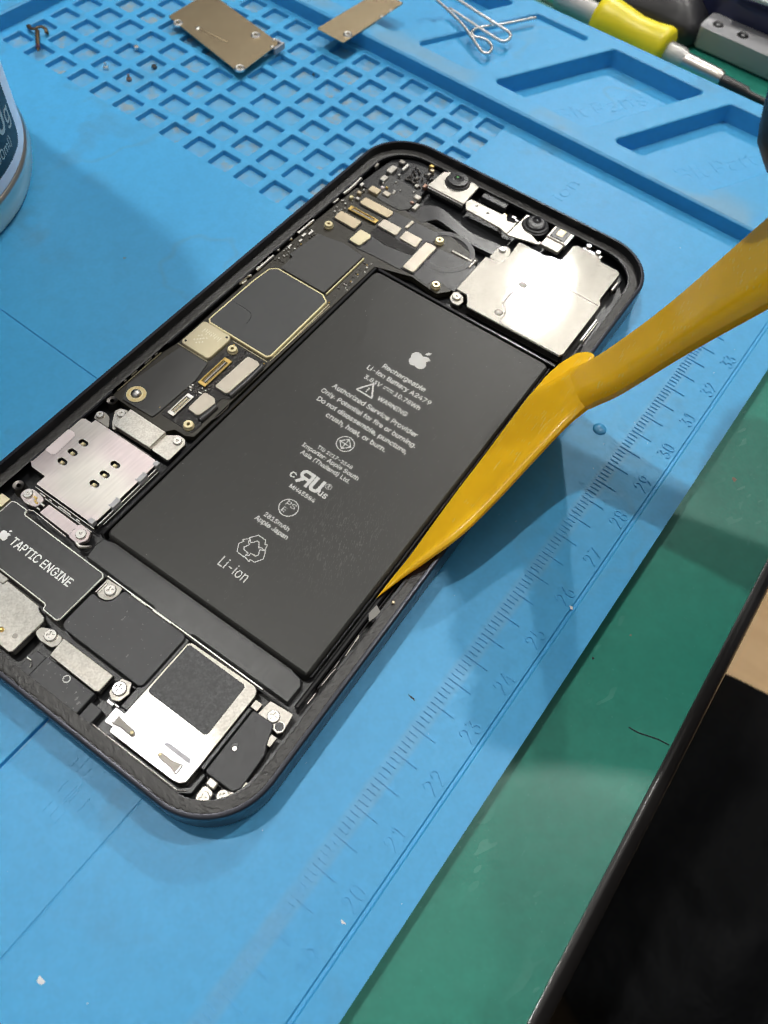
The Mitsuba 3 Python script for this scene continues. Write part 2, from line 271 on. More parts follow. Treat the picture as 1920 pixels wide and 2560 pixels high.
gl = strokes([bxg(-68.6, 37.0, 1.9, 2.6), [(-67.7, 36.2), (-67.7, 40.4)], [(-68.6, 38.3), (-66.7, 38.3)], bxg(-65.6, 35.6, 2.3, 2.0), bxg(-65.6, 38.4, 2.3, 1.6), [(-66.2, 38.0), (-62.6, 38.0)], bxg(-62.0, 38.6, 1.8, 2.6), [(-61.1, 37.6), (-61.1, 41.8)], [(-62.0, 40.0), (-59.4, 40.0)], [(-59.4, 36.6), (-59.4, 41.2), (-57.2, 41.2)], [(-58.6, 38.6), (-57.0, 38.6)]], 0.22)
add('lettering', flat(gl, -0.02, 0.13), 'blue', rm)

# ---------------------------------------------------------------- the opened phone (all in its own mm frame)
PK = thing('opened_phone', 'opened dark smartphone lying on the blue mat with battery and circuit boards exposed', 'smartphone')
def part(name, mesh, mat, parent=None, **kw): return ph(name, mesh, mat, (PK if parent is None else parent), **kw)
def ring(outer, inner): return outer.difference(inner)
W_, L_ = 71.5, 146.7
rr = lambda d: rect(d, d, W_ - d, L_ - d, max(11.6 - d, 0.8), 14)
# frame: stacked profile rings of the same vertex count
def ringloft(levels):
    cs = []
    for d, z in levels:
        r = max(11.6 - d, .5); pts = []
        for cx, cy, a0 in ((W_ - d - r, d + r, -90), (W_ - d - r, L_ - d - r, 0), (d + r, L_ - d - r, 90), (d + r, d + r, 180)):
            for a in np.radians(np.linspace(a0, a0 + 90, 19)): pts.append((cx + r * math.cos(a), cy + r * math.sin(a), z))
        cs.append(np.array(pts))
    n = len(cs[0]); i = np.arange(n); j = (i + 1) % n; fs = []
    for q in range(len(cs) - 1): fs += [np.stack([i + q * n, j + q * n, j + q * n + n], 1), np.stack([i + q * n, j + q * n + n, i + q * n + n], 1)]
    return trimesh.Trimesh(np.vstack(cs), np.vstack(fs), process=False)
part('frame', ringloft([(2, 0.0), (0.5, 0.0), (0.12, 0.25), (0.0, 0.7), (0.0, 6.75), (0.06, 7.02), (0.22, 7.22), (0.45, 7.30), (0.80, 7.30), (0.86, 7.2)]), 'frame', smooth=50)
part('inner_wall', ringloft([(0.86, 7.2), (0.92, 6.6), (0.95, 5.4)]), 'frame_in', smooth=50)
part('midframe', xpoly(rr(0.9), 2.0).apply_translation((0, 0, 0.6)), 'black')
opening = unary_union([rect(3.1, 2.75, 68.35, 143.9, 8.6, 8), rect(2.0, 49.5, 4, 64.5, .4), rect(1.9, 104.5, 4, 110.9, .5), rect(2.1, 91, 4, 97.5, .5), rect(1.9, 21.5, 4, 30.0, .5), rect(1.7, 11, 4, 15, .6), rect(67, 24, 69.0, 31, .5), rect(67, 35, 68.9, 41.5, .5), rect(67, 128.5, 69.4, 134, .6), rect(67, 112, 68.9, 115.4, .4)])
opening = opening.buffer(.25, quad_segs=4).buffer(-.25, quad_segs=4)
part('ledge', xpoly(ring(rr(0.93), opening), 0.7).apply_translation((0, 0, 4.75)), 'frame_in')
# torn black adhesive left on the ledge: a lumpy bead
def bead(d0, d1, z, amp, seed, keep=None):
    n = 2600; base = rr(0).exterior; V = []; m = 13
    outs = [rr(d).exterior for d in np.linspace(d0, d1, m)]
    for o in outs:
        V.append([np.array(o.interpolate(s, normalized=True).coords[0]) for s in np.linspace(0, 1, n, endpoint=False)])
    V = np.array(V); k_ = np.linspace(0, 1, m)[:, None] * np.ones(n)
    p3 = np.dstack([V[..., 0], V[..., 1], V[..., 0] * 0])
    nz = meshkit.fbm(p3 * 0.55, 3, seed); nf = meshkit.fbm(p3 * 2.6, 3, seed + 9); ne = meshkit.fbm(p3 * 1.1 + 40, 3, seed + 5)
    h = (0.13 + amp * np.clip(nz - .35, 0, 1) * 2 + 0.11 * (nf - .5) + .13 * (meshkit.fbm(p3 * 5.5, 2, seed + 2) - .5)) * np.clip(np.sin(np.pi * np.clip(k_ * .9 + .05 + .18 * (ne - .5), 0, 1)) * 2.2, 0, 1)
    Z = z + h - .06
    vv = np.dstack([V, Z]).reshape(-1, 3); fs = []; i = np.arange(n); j = (i + 1) % n
    for q in range(m - 1): fs += [np.stack([i + q * n, j + q * n, j + q * n + n], 1), np.stack([i + q * n, j + q * n + n, i + q * n + n], 1)]
    return trimesh.Trimesh(vv, np.vstack(fs), process=False)
part('adhesive_residue', bead(0.95, 2.85, 5.44, 0.05, 3), 'tar', smooth=True, label='torn shiny black adhesive left around the inside of the frame')

# screws: one mesh per kind, placed again and again
def screw_mesh(r, kind, h=0.55):
    b = m3.Manifold.revolve(m3.CrossSection([np.array([(0, 0), (r, 0), (r, h * .72), (r * .9, h), (0, h)])]), 28)
    if kind == 'cross': cut = m3.Manifold.cube((r * 1.2, r * .32, h * 1.4), True) + m3.Manifold.cube((r * .32, r * 1.2, h * 1.4), True) + m3.Manifold.cylinder(h, r * .24, r * .3, 10, True)
    else: cut = m3.Manifold.batch_boolean([m3.Manifold.cylinder(h * 1.2, r * .19, r * .19, 10, True).translate((r * .2 * math.cos(a), r * .2 * math.sin(a), 0)) for a in (0.5, 2.6, 4.7)], m3.OpType.Add)
    return b - cut.translate((0, 0, h))
SCR = {}
rng = random.Random(7)
def screw(x, y, z, r, kind, parent, mat='bright', washer=0.0):
    key = numbered(parent + '__screw'); q = (round(r, 2), kind, mat)
    if q not in SCR:
        m = as_tm(screw_mesh(r, kind)); m.apply_scale(.001); SCR[q] = mikit.ply(m, mat)
    M = MM @ PH @ at(x, y, z, rng.uniform(0, 90)) @ np.diag([1000., 1000., 1000., 1.])
    scene[key] = {**SCR[q], 'to_world': T(M.tolist())}
    return key
def standoff(x, y, z, parent, r=0.85):
    k_ = ph('standoff', lathe([(r * .38, -.2), (r * .38, .5), (r * .92, .5), (r, .4), (r, .05), (r * 1.12, -.05), (r * 1.12, -.8)], 24, (x, y, z)), 'goldpale', parent, smooth=35)
    return k_

# battery
BT = part('battery', plate(sbox(22.95, 27.15, 65.55, 106.9), 2.2, 5.2, 0.5, 1.3), 'film', smooth=50)
ph('pouch_edge', tube([(65.85, y, 4.8 + .12 * math.sin(y * 2.1) + .08 * math.sin(y * 5.3)) for y in np.arange(27.6, 106.6, 0.35)], 0.24 + .07 * np.random.default_rng(2).random(226), 6), 'blackgloss', BT, smooth=True)
flap = trimesh.Trimesh(np.array([(22.6, 23.3, 3.5), (65.4, 23.3, 3.3), (65.4, 26.6, 3.9), (22.6, 26.6, 4.1), (24.0, 27.7, 4.3), (64.2, 27.7, 4.1)]), [[0, 1, 2], [0, 2, 3], [3, 2, 5], [3, 5, 4]], process=False)
ph('folded_flap', cat(plate([(22.5, 25.2), (23.0, 22.4), (38, 22.3), (38.4, 22.0), (46, 22.0), (46.3, 22.4), (65.3, 22.5), (65.4, 25.9), (64.6, 26.9), (62.6, 27.3), (62.2, 27.8), (25.0, 27.8), (24.6, 27.2), (22.8, 26.7)], 2.4, 4.0, 0.25, 0.25)), 'fold', BT)
prints = []
for s_, x0, x1, y, b_ in (('Rechargeable', 39.2, 49.1, 85.55, 0), ('Li-ion Battery A2479', 36.95, 51.7, 83.45, 0), ('3.83V', 37.85, 41.75, 81.2, 0), ('10.78Wh', 44.9, 50.75, 81.2, 0), ('WARNING', 42.9, 49.6, 78.45, 0), ('Authorized Service Provider', 34.35, 53.8, 75.6, 0), ('Only. Potential for fire or burning.', 33.3, 54.95, 73.45, 0), ('Do not disassemble, puncture,', 33.9, 54.35, 71.35, 0), ('crush, heat, or burn.', 37.5, 51.0, 69.3, 0), ('TIS 2217-2548', 40.6, 48.35, 62.6, 0), ('Importer: Apple South', 38.1, 50.6, 61.3, 0), ('Asia (Thailand) Ltd.', 38.9, 49.75, 59.85, 0), ('MH45584', 41.7, 47.2, 52.9, 0), ('2815mAh', 41.8, 47.1, 45.75, 0), ('Apple Japan', 40.95, 47.9, 44.35, 0), ('Li-ion', 41.6, 47.3, 33.9, 0), ('c', 40.2, 41.35, 54.9, 1), ('us', 46.55, 48.35, 54.75, 1)):
    h = {'Li-ion': 1.95, 'c': 1.5, 'us': 1.35}.get(s_, None)
    prints.append(words(s_, x0, x1, y, 5.202, h, True if h is None else b_))
prints.append(flat(strokes([[(42.25, 81.98), (44.5, 81.98)]] + [[(42.25 + .82 * i, 81.5), (42.86 + .82 * i, 81.5)] for i in range(3)], 0.17), 5.202))
tri = Polygon([(38.55, 78.15), (41.95, 78.15), (40.25, 81.0)]).buffer(.22, quad_segs=5)
prints.append(flat(unary_union([tri.difference(tri.buffer(-.32)), sbox(40.12, 79.05, 40.38, 79.9), Point(40.25, 78.75).buffer(.16)]), 5.202))
def apple(x, y, s):
    body = unary_union([Point(-.24, .12).buffer(.30, quad_segs=10), Point(.24, .12).buffer(.30, quad_segs=10), Point(-.17, -.2).buffer(.3, quad_segs=10), Point(.17, -.2).buffer(.3, quad_segs=10), sbox(-.3, -.3, .3, .3)]).buffer(.06).buffer(-.06)
    body = body.difference(Point(.60, .12).buffer(.24, quad_segs=10)).difference(Point(0, .56).buffer(.17, quad_segs=8)).difference(Point(0, -.6).buffer(.14, quad_segs=8))
    leaf = Point(.17, .50).buffer(.22, quad_segs=10).intersection(Point(-.05, .70).buffer(.22, quad_segs=10)).buffer(.012)
    leaf = shapely.affinity.translate(leaf, .07, .03)
    return shapely.affinity.translate(shapely.affinity.scale(unary_union([body, leaf]), s, s, origin=(0, 0)), x, y)
import shapely.affinity
prints.append(flat(apple(44.1, 91.6, 3.9), 5.202))
cir = lambda x, y, r, w: Point(x, y).buffer(r, quad_segs=12).difference(Point(x, y).buffer(r - w, quad_segs=12))
prints.append(flat(unary_union([cir(44.25, 66.45, 1.75, .17), strokes([[(44.25, 65.2), (44.25, 67.7)], [(43.0, 66.45), (45.5, 66.45)], [(44.25, 67.7), (43.0, 66.45), (44.25, 65.2), (45.5, 66.45), (44.25, 67.7)]], 0.19)]), 5.202))
prints.append(flat(cir(44.35, 49.55, 1.8, .17), 5.202)); prints += [words('PS', 43.45, 45.35, 49.75, 5.202, 1.0), words('E', 43.55, 44.3, 48.35, 5.202, 1.0)]
R_ = strokes([[(44.0, 54.6), (44.0, 57.7)], [(44.2, 57.45), (42.35, 57.45), (41.95, 57.0), (41.95, 56.5), (42.35, 56.05), (44.0, 56.05)], [(42.9, 56.0), (41.9, 54.6)]], 0.62)
U_ = strokes([[(44.75, 57.7), (44.75, 55.4), (45.1, 54.95), (45.9, 54.95), (46.25, 55.4), (46.25, 57.7)]], 0.66)
prints.append(flat(unary_union([R_, U_]), 5.202)); prints.append(flat(unary_union([cir(47.35, 57.2, .62, .1), strokes([[(47.2, 56.85), (47.2, 57.55), (47.45, 57.5), (47.5, 57.3), (47.2, 57.2)], [(47.3, 57.2), (47.55, 56.85)]], .09)]), 5.202))
arr = []
for a in (90, 210, 330):
    g = LineString([(-1.25, .55), (-.55, 1.55), (.35, 1.55), (1.0, .55)]).buffer(.52, quad_segs=3, cap_style='flat', join_style='mitre')
    g = unary_union([g, Polygon([(.15, .75), (1.75, .35), (1.35, 1.65)])])
    g = g.difference(g.buffer(-.14, join_style='mitre')); g = shapely.affinity.translate(g, 0, .25)
    arr.append(shapely.affinity.rotate(g, a - 90, origin=(0, 0)))
prints.append(flat(shapely.affinity.translate(unary_union([shapely.affinity.scale(q, 1.12, 1.12, origin=(0, 0)) for q in arr]), 44.5, 39.7), 5.202))
ph('printed_text', cat(*prints), 'print', BT, label='grey printed battery text, warnings and symbols')

# rails beside the battery
part('battery_rail', cat(bx(22.2, 27, 2.4, 22.75, 107.6, 4.9, .15), bx(21.7, 27, 2.4, 21.95, 108.5, 4.3, .05)), 'blackgloss')
part('battery_rail', cat(bx(66.5, 22.5, 2.4, 67.35, 108.5, 4.95, .25, .3), bx(67.5, 27, 2.4, 67.8, 112, 4.4, .08)), 'blackgloss')
part('cross_rail', bx(23, 107.3, 2.4, 66.5, 108.0, 4.9, .15), 'blackgloss'); part('cross_rail', bx(28, 21.45, 2.4, 66.2, 21.74, 4.6, .08), 'blackgloss')
part('flex_strip', cat(tube([(67.95, 24, 5.0), (68.0, 26, 5.1)], .1, 6), tube([(68.0, 27.5, 5.2), (68.05, 30, 5.2), (68.2, 31, 5.2)], .1, 6), tube([(68.25, 33.5, 5.5), (68.05, 36.3, 5.3), (67.95, 37.6, 5.4)], .1, 6), bx(67.85, 30.9, 5.1, 68.0, 32.4, 5.35), bx(67.95, 36.4, 5.2, 68.2, 37.4, 5.4)), 'dullmetal')
part('tape_scrap', plate([(67.0, 41.6), (67.2, 43.6), (68.6, 42.9), (67.9, 40.4)], 5.3, 5.42, .03, .05), 'flexlight')
part('crumb', plate([(69.1, 45.0), (69.6, 45.2), (69.4, 45.7), (69.0, 45.5)], 5.9, 6.2, .08, .05), 'beige')

# SIM card reader
holes = [(7.2, 38.1), (7.2, 35.55), (7.2, 33.1), (14.85, 38.1), (14.85, 35.55), (14.85, 33.1)]
slot = lambda x, y, w=1.95, h=1.12: LineString([(x - (w - h) / 2, y), (x + (w - h) / 2, y)]).buffer(h / 2, quad_segs=6)
simg = rnd([(2.95, 41.6), (3.7, 42.1), (5.2, 42.1), (5.25, 43.0), (19.6, 43.0), (20.35, 42.3), (20.35, 28.2), (19.6, 27.2), (7.1, 27.2), (7.1, 29.15), (3.9, 29.2), (2.85, 29.9), (2.7, 40.3)], .12)
SM = part('sim_reader', xpoly(simg.difference(unary_union([slot(*h) for h in holes])), .22).apply_translation((0, 0, 5.18)), 'sim')
ph('reader_body', xpoly(simg.buffer(-.12), 2.5).apply_translation((0, 0, 2.2)), 'black', SM)
for h in holes: ph('contact', bx(h[0] - .55, h[1] - .42, 4.6, h[0] + .2, h[1] + .25, 5.16, .15, .1), 'goldpale', SM)
for h in holes: ph('slot_lip', flat(slot(*h).buffer(.09).difference(slot(*h)), 5.40, .03), 'bright', SM)
ph('sticker', plate([(3.0, 33.0), (4.6, 33.0), (5.15, 33.4), (4.95, 38.3), (4.3, 38.75), (3.0, 38.7)], 5.4, 5.47, .03, .3), 'sticker', SM, label='small plain pale pink sticker')
for x, y in ((20.2, 38.9), (20.2, 32.4)):
    ph('clip', cat(bx(19.7, y - 1.0, 4.2, 20.7, y - .75, 5.55), bx(19.7, y + .75, 4.2, 20.7, y + 1.0, 5.55), bx(20.45, y - 1.0, 4.2, 20.75, y + 1.0, 5.5), bx(19.75, y - .9, 4.4, 20.5, y + .9, 5.43)), 'greycase', SM)
ph('clip', bx(19.2, 27.1, 4.6, 20.3, 28.0, 5.6), 'greycase', SM); ph('clip', bx(19.9, 42.0, 4.6, 20.8, 43.0, 5.6), 'greycase', SM)
ph('side_rail', cat(bx(20.55, 27.6, 3.8, 20.75, 42.2, 4.75, .04), bx(21.0, 28.5, 3.6, 21.15, 42, 4.3, .04), bx(7.0, 26.75, 3.8, 20.8, 26.95, 4.9, .04), bx(9.6, 26.2, 3.4, 20.6, 26.4, 4.3, .04)), 'bright', SM)
ph('pin', cat(*[bx(x, 26.35, 3.8, x + w, 26.6, 4.75, .03) for x, w in ((8.4, 1.3), (10.6, .6), (12.8, 2.9), (17.0, .8))]), 'bright', SM)
# bracket by its upper corner, and the stepped cover beside it
BA = part('bracket', plate([(4.3, 43.3), (3.9, 44.4), (4.3, 45.3), (5.3, 45.5), (6.4, 45.2), (8.2, 43.2)], 4.4, 4.95, .06, .25), 'dullmetal'); screw(4.95, 44.4, 4.9, .72, 'tri', BA, 'bright')
CV = part('connector_cover', plate([(8.5, 48.6), (17.15, 48.6), (17.2, 44.2), (8.8, 44.0), (8.6, 44.6)], 4.6, 5.6, .12, .12), 'steel')
ph('step', plate([(17.1, 44.4), (17.1, 48.4), (18.2, 49.2), (19.0, 49.8), (20.5, 49.8), (21.3, 48.9), (21.3, 44.4)], 4.2, 4.9, .08, .5), 'steel', CV)
ph('tab', plate([(6.1, 46.8), (6.6, 47.9), (7.8, 48.3), (9.3, 47.6), (9.3, 44.2), (8.9, 43.2), (7.4, 44.8)], 4.2, 4.9, .08, .4), 'steel', CV)
screw(19.85, 48.5, 4.85, .82, 'tri', CV); screw(7.75, 46.9, 4.85, .8, 'tri', CV)
ph('side_plate', bx(8.7, 43.1, 3, 17.6, 43.9, 3.9, .1), 'darkmetal', CV)
for x, y in ((3.9, 48.3), (4.4, 25.4)): part('screw_post', lathe([(.35, 3.4), (.4, 4.6), (.95, 4.75), (1.05, 4.6), (1.2, 2.6)], 24, (x, y, 0)), 'darkmetal', smooth=40)

# vibration motor
VM_ = [(6.3, 22.5), (7.2, 22.8), (9.8, 22.8), (10.1, 21.95), (28.1, 21.75), (28.75, 21.2), (28.6, 11.9), (28.1, 11.35), (25.0, 11.45), (24.75, 12.3), (14.4, 12.4), (6.2, 12.4)]
VM = part('vibration_motor', plate(VM_, 2.4, 5.45, .1, .35), 'bright')
ph('cover_film', plate(rnd(VM_, .35).buffer(-.26), 5.44, 5.475, .02, .2), 'motor', VM)
ph('printed_text', cat(words('TAPTIC ENGINE', 12.1, 25.35, 16.55, 5.477, 1.5, True), flat(apple(10.45, 17.15, 1.75), 5.477)), 'print2', VM, label='silver printed words and fruit emblem on the motor')
MB = part('mid_bracket', cat(plate([(6.3, 24.0), (6.0, 24.8), (6.2, 25.8), (7.2, 26.35), (9.4, 26.2), (10.3, 25.8), (10.2, 24.0), (8, 23.5)], 4.2, 4.95, .07, .6), plate([(11.3, 23.7), (11.4, 25.8), (18.5, 25.75), (18.5, 23.5)], 4.3, 4.85, .07, .1), plate([(18.4, 23.2), (18.2, 26.0), (18.9, 26.25), (20.9, 26.0), (21.6, 24.6), (20.8, 23.1)], 4.3, 5.05, .08, .5)), 'sim')
screw(7.35, 25.05, 4.9, .86, 'tri', MB); screw(20.1, 24.7, 5.0, .92, 'tri', MB)
ph('contact', cat(bx(8.4, 25.1, 4.9, 9.1, 25.5, 5.15), bx(8.9, 24.7, 4.9, 9.3, 25.1, 5.05), bx(9.3, 24.5, 4.9, 9.9, 24.9, 5.05)), 'gold', MB)
ph('edge_lip', cat(tube([(9.6, 22.95, 4.9), (10.4, 23.3, 4.9), (18.2, 23.0, 4.9)], .13, 6), bx(10.2, 24.8, 4.9, 11.2, 25.2, 5.15), bx(10.4, 23.9, 4.8, 11.1, 24.2, 5.1), bx(8.2, 23.6, 4.8, 9.0, 23.9, 5.1)), 'bright', MB)
ph('curled_lip', tube([(20.3, 23.2, 4.9), (21.2, 23.0, 4.8), (21.9, 23.6, 4.4), (22.1, 24.4, 3.8)], .35, 8), 'bright', MB, smooth=True)
part('flex_loop', tube(spline([(9.9, 22.6, 4.9), (11.2, 22.95, 5.0), (13, 22.6, 4.8), (15.4, 22.4, 4.6), (18.2, 22.7, 4.5)]), .22, 6, flat=.3), 'blackgloss')
part('side_button_block', bx(3.6, 20.6, 3, 5.6, 22.6, 5.0), 'goldsheet')

# lower cluster
B1 = part('bottom_plate', plate([(6, 11.3), (17.2, 11.8), (24.2, 11.65), (24.6, 11.15), (26.3, 10.7), (26.75, 10.2), (26.65, 4.0), (26.1, 3.6), (6, 3.8)], 4.0, 5.4, .12, .25), 'steel')
ph('fold', plate([(6, 12.2), (17.1, 12.1), (17.0, 10.9), (6, 10.9)], 5.3, 5.65, .1, .15), 'steel', B1)
ph('pin', lathe([(0, 0), (.42, 0), (.42, .25), (.2, .4), (0, .4)], 16, (22.6, 5.5, 5.38)), 'gold', B1); ph('hole', lathe([(0, 0.015), (.42, .015), (.42, 0)], 16, (25.0, 6.0, 5.4)), 'dullmetal', B1)
TB = part('bracket', plate([(26.7, 8.2), (26.8, 9.4), (28.2, 10.1), (30.8, 10.15), (31.3, 9.0), (30.6, 7.9), (28.2, 7.7)], 4.3, 5.0, .08, .5), 'steel'); screw(29.2, 9.25, 4.95, 1.0, 'cross', TB)
part('connector_shield', plate([(31.05, 10.15), (41.5, 10.2), (41.55, 7.1), (40.9, 6.75), (31.4, 6.85)], 4.2, 5.3, .12, .12), 'steel')
US = part('charging_port', cat(bx(31.15, 2.7, 3, 41.1, 6.6, 5.0, .12, .1), bx(30.9, 2.15, 3.4, 41.2, 2.6, 5.3, .1, .1)), 'cover')
ph('side_block', bx(28.8, 2.8, 3, 30.95, 6.4, 4.5, .1, .1), 'cover', US); ph('side_block', bx(41.35, 2.8, 3, 43.6, 5.4, 4.4, .1, .1), 'cover', US)
ph('ring_mark', flat(cir(36.1, 5.75, .62, .17), 5.003), 'print', US)
ph('spring_pin', cat(bx(28.7, 4.6, 4.5, 29.6, 4.85, 4.9), tube([(29.8, 4.5, 4.7), (30.1, 4.3, 4.9), (30.2, 3.9, 4.7)], .12, 6)), 'bright', US)
S2 = part('bracket', plate([(42.6, 10.7), (44.4, 11.1), (44.9, 10.0), (45.3, 9.6), (44.9, 7.8), (43.7, 7.3), (42.5, 8.0)], 4.2, 4.95, .08, .35), 'steel'); screw(43.6, 9.25, 4.95, 1.12, 'cross', S2)
ph('lip', cat(bx(44.6, 7.0, 4.4, 45.4, 7.3, 5.0), bx(43.2, 6.7, 4.2, 44.4, 7.2, 4.6)), 'bright', S2)
part('cover_plate', plate([(29.15, 18.0), (29.5, 18.2), (30.8, 18.1), (31.9, 18.35), (32.6, 19.2), (32.75, 20.8), (33.1, 21.45), (36.9, 21.5), (45.6, 21.4), (46.15, 21.0), (46.1, 11.7), (45.6, 11.2), (30.3, 11.2), (29.5, 11.5), (29.15, 12.1)], 3.0, 5.3, .1, .45), 'cover')
S3 = part('bracket', plate([(28.7, 21.5), (32.2, 21.7), (32.5, 20.4), (32.2, 19.2), (31.4, 18.5), (30.3, 18.3), (29.4, 18.7), (29.4, 20.2)], 4.2, 4.8, .07, .4), 'steel'); screw(31.05, 20.2, 4.8, .95, 'cross', S3); ph('spring', cat(bx(29.2, 18.6, 4.7, 29.4, 21.0, 5.1), bx(29.6, 18.8, 4.7, 29.8, 20.9, 5.0)), 'bright', S3)
part('edge_strip', cat(bx(28.6, 21.75, 3.6, 61, 22.02, 4.72, .04), bx(34.0, 21.6, 4.3, 37.2, 21.85, 4.85, .03), bx(38.6, 21.6, 4.3, 42.5, 21.85, 4.85, .03)), 'bright')
# loudspeaker
SP_ = [(47.5, 21.15), (59.8, 21.5), (60.6, 21.1), (60.95, 20.2), (61.0, 7.6), (60.9, 4.7), (60.2, 4.0), (58.9, 3.75), (46.8, 3.6), (46.85, 7.0), (46.95, 20.6)]
LS = part('loudspeaker', plate(SP_, 3.0, 5.4, .12, .4), 'steel')
ph('foam_pad', plate([(47.55, 20.65), (58.4, 20.65), (58.75, 20.3), (58.9, 11.7), (58.5, 11.35), (47.65, 11.35), (47.3, 11.7), (47.3, 20.3)], 5.41, 5.5, .05, .15), 'foam', LS)
ph('corner_sheet', plate([(45.35, 4.3), (45.2, 6.9), (47.2, 6.9), (47.0, 4.5)], 5.0, 5.43, .05, .15), 'bright', LS)
def contact(pts):
    c_ = plate(pts, 5.5, 5.62, .04, .2); v_ = c_.vertices.copy(); far = -1 if pts[0][0] < 50 else 1; v_[:, 2] += .16 * ((v_[:, 0] - 46.5) if far < 0 else (59 - v_[:, 0])) * 1.0; c_.vertices = v_; return c_
ph('spring_contact', cat(contact([(46.4, 4.75), (46.5, 6.25), (47.8, 5.95), (50.0, 5.85), (50.35, 5.4), (50.0, 4.95), (48.1, 5.05)]), bx(46.4, 4.9, 5.3, 46.7, 6.1, 5.7)), 'dullmetal', LS)
ph('spring_contact', cat(contact([(55.05, 5.4), (55.4, 5.85), (57.3, 5.85), (59.0, 6.35), (59.05, 4.55), (57.6, 4.95), (55.4, 5.0)]), bx(58.7, 4.7, 5.3, 59.0, 6.2, 5.7)), 'dullmetal', LS)
for x, y in ((50.0, 5.4), (55.4, 5.42)): ph('contact_dot', lathe([(0, .1), (.22, .06), (.3, 0)], 12, (x, y, 6.18)), 'goldpale', LS)
ph('slot', plate([(54.5, 6.85), (54.95, 7.5), (59.3, 7.6), (59.6, 6.95), (58.7, 6.85)], 5.39, 5.415, .005, .08), 'greycase', LS)
SB = part('speaker_box', plate([(61.95, 18.5), (65.8, 18.6), (66.9, 15.5), (67.55, 14.2), (67.75, 8.6), (67.05, 7.55), (62.0, 7.4)], 3.0, 5.2, .12, .4), 'cover')
ph('rim', bx(61.1, 7.4, 3, 61.85, 18.5, 5.35, .18, .1), 'black', SB); ph('vent_hole', lathe([(0, .02), (.55, .02), (.6, 0)], 18, (63.2, 12.7, 5.2)), 'black', SB); ph('vent_mesh', lathe([(0, .03), (.33, .03), (.36, 0.01)], 14, (63.35, 12.45, 5.2)), 'bright', SB)
part('speaker_shelf', plate([(45.5, 21.3), (46.7, 21.3), (46.6, 7.5), (45.4, 7.5)], 3, 4.6, .05, .1), 'black'); part('speaker_step', plate([(46.8, 3.4), (60.4, 3.6), (61.6, 4.6), (61.8, 7.2), (62.4, 7.2), (62.4, 4.0), (60.8, 2.9), (46.8, 2.75)], 3, 4.7, .12, .3), 'black', label='black stepped plastic wall around the loudspeaker')
part('trim_line', cat(tube([(44.0, 3.05, 5.05), (60.5, 3.2, 5.0), (61.6, 3.9, 4.9)], .1, 6)), 'darkmetal')
S4 = part('bracket', cat(plate([(63.0, 21.2), (67.2, 21.6), (67.6, 18.5), (67.0, 17.8), (65.6, 18.0), (62.7, 18.3)], 4.0, 4.75, .08, .3), bx(62.6, 17.9, 4.5, 65.0, 18.2, 5.15)), 'steel'); screw(65.0, 19.5, 4.75, 1.0, 'cross', S4); ph('opening', lathe([(0, .02), (.85, .02), (.9, 0)], 20, (66.6, 18.85, 4.75)), 'bright', S4); ph('bore', lathe([(0, .03), (.7, .03)], 20, (66.6, 18.85, 4.76)), 'black', S4)
part('tab', bx(61.2, 18.65, 4, 62.5, 20.0, 5.0), 'steel'); part('tab', bx(66.4, 15.6, 4, 67.4, 17.3, 4.95), 'steel'); part('tab', bx(63.1, 6.2, 4, 64.6, 7.35, 5.0, .15, .2), 'white')
part('tab', cat(bx(67.3, 8.0, 4.2, 67.9, 8.9, 4.8), bx(67.6, 8.6, 4.2, 68.1, 9.8, 4.9)), 'steel')
S5 = part('bracket', plate([(63.1, 6.1), (64.8, 6.0), (65.2, 4.4), (64.6, 3.5), (63.6, 3.4), (63.0, 4.4)], 4.2, 4.75, .08, .5), 'white'); screw(64.2, 4.45, 4.75, 1.02, 'cross', S5, 'white')
S6 = part('bracket', plate([(65.3, 6.3), (65.9, 7.1), (67.6, 7.9), (67.6, 6.0), (67.1, 5.4), (65.8, 5.3)], 4.2, 4.75, .08, .4), 'white'); screw(66.35, 6.3, 4.75, .95, 'cross', S6, 'white')
# logic board
LB = part('logic_board', plate([(3.1, 49.2), (16.2, 48.9), (17.4, 50.4), (19.9, 50.5), (21.2, 51.3), (21.4, 71), (21.9, 108), (29.8, 110.5), (36.6, 109.6), (38.5, 112), (38.5, 124), (28, 127), (18, 127), (7, 128), (4, 126), (3.4, 110), (3.8, 66.5), (3.2, 63), (2.9, 51)], 3.2, 4.55, .05, .4), 'pcb')
ph('board_edge', cat(bx(2.95, 50.6, 4.4, 3.1, 62.5, 4.65, .03), bx(20.75, 74.6, 4.5, 20.95, 93.0, 4.75, .03), bx(4.0, 66.05, 4.5, 11.5, 66.2, 4.75, .03), bx(11.9, 73.1, 4.5, 20.6, 73.25, 4.72, .03), tube([(21.45, 92.4, 4.9), (21.1, 80, 4.9), (20.95, 73.5, 4.9)], .05, 6)), 'goldsheet', LB)
ph('resin', bead(0, .01, 0, 0, 1) if 0 else plate([(12.6, 73.0), (20.9, 73.0), (21.0, 62.0), (19.5, 60.9), (19.4, 55), (20.6, 54.2), (20.4, 51.6), (13.0, 51.4), (13.1, 60.5), (12.2, 65.8)], 4.5, 4.7, .05, .4), 'epoxy', LB)
ph('graphite_film', plate([(5.0, 65.7), (11.9, 65.9), (12.9, 61.2), (12.6, 51.5), (12.4, 49.9), (5.3, 49.6), (3.6, 52.8)], 4.5, 4.85, .06, .4), 'graphite', LB)
C1 = [(4.65, 74.4), (4.75, 88.5), (5.2, 93.0), (6.6, 94.25), (18.5, 94.15), (20.5, 92.9), (20.6, 74.5), (20.0, 73.6), (5.5, 73.65)]
CH = ph('large_chip_frame', plate(C1, 4.4, 5.15, .1, .5), 'goldpale', LB)
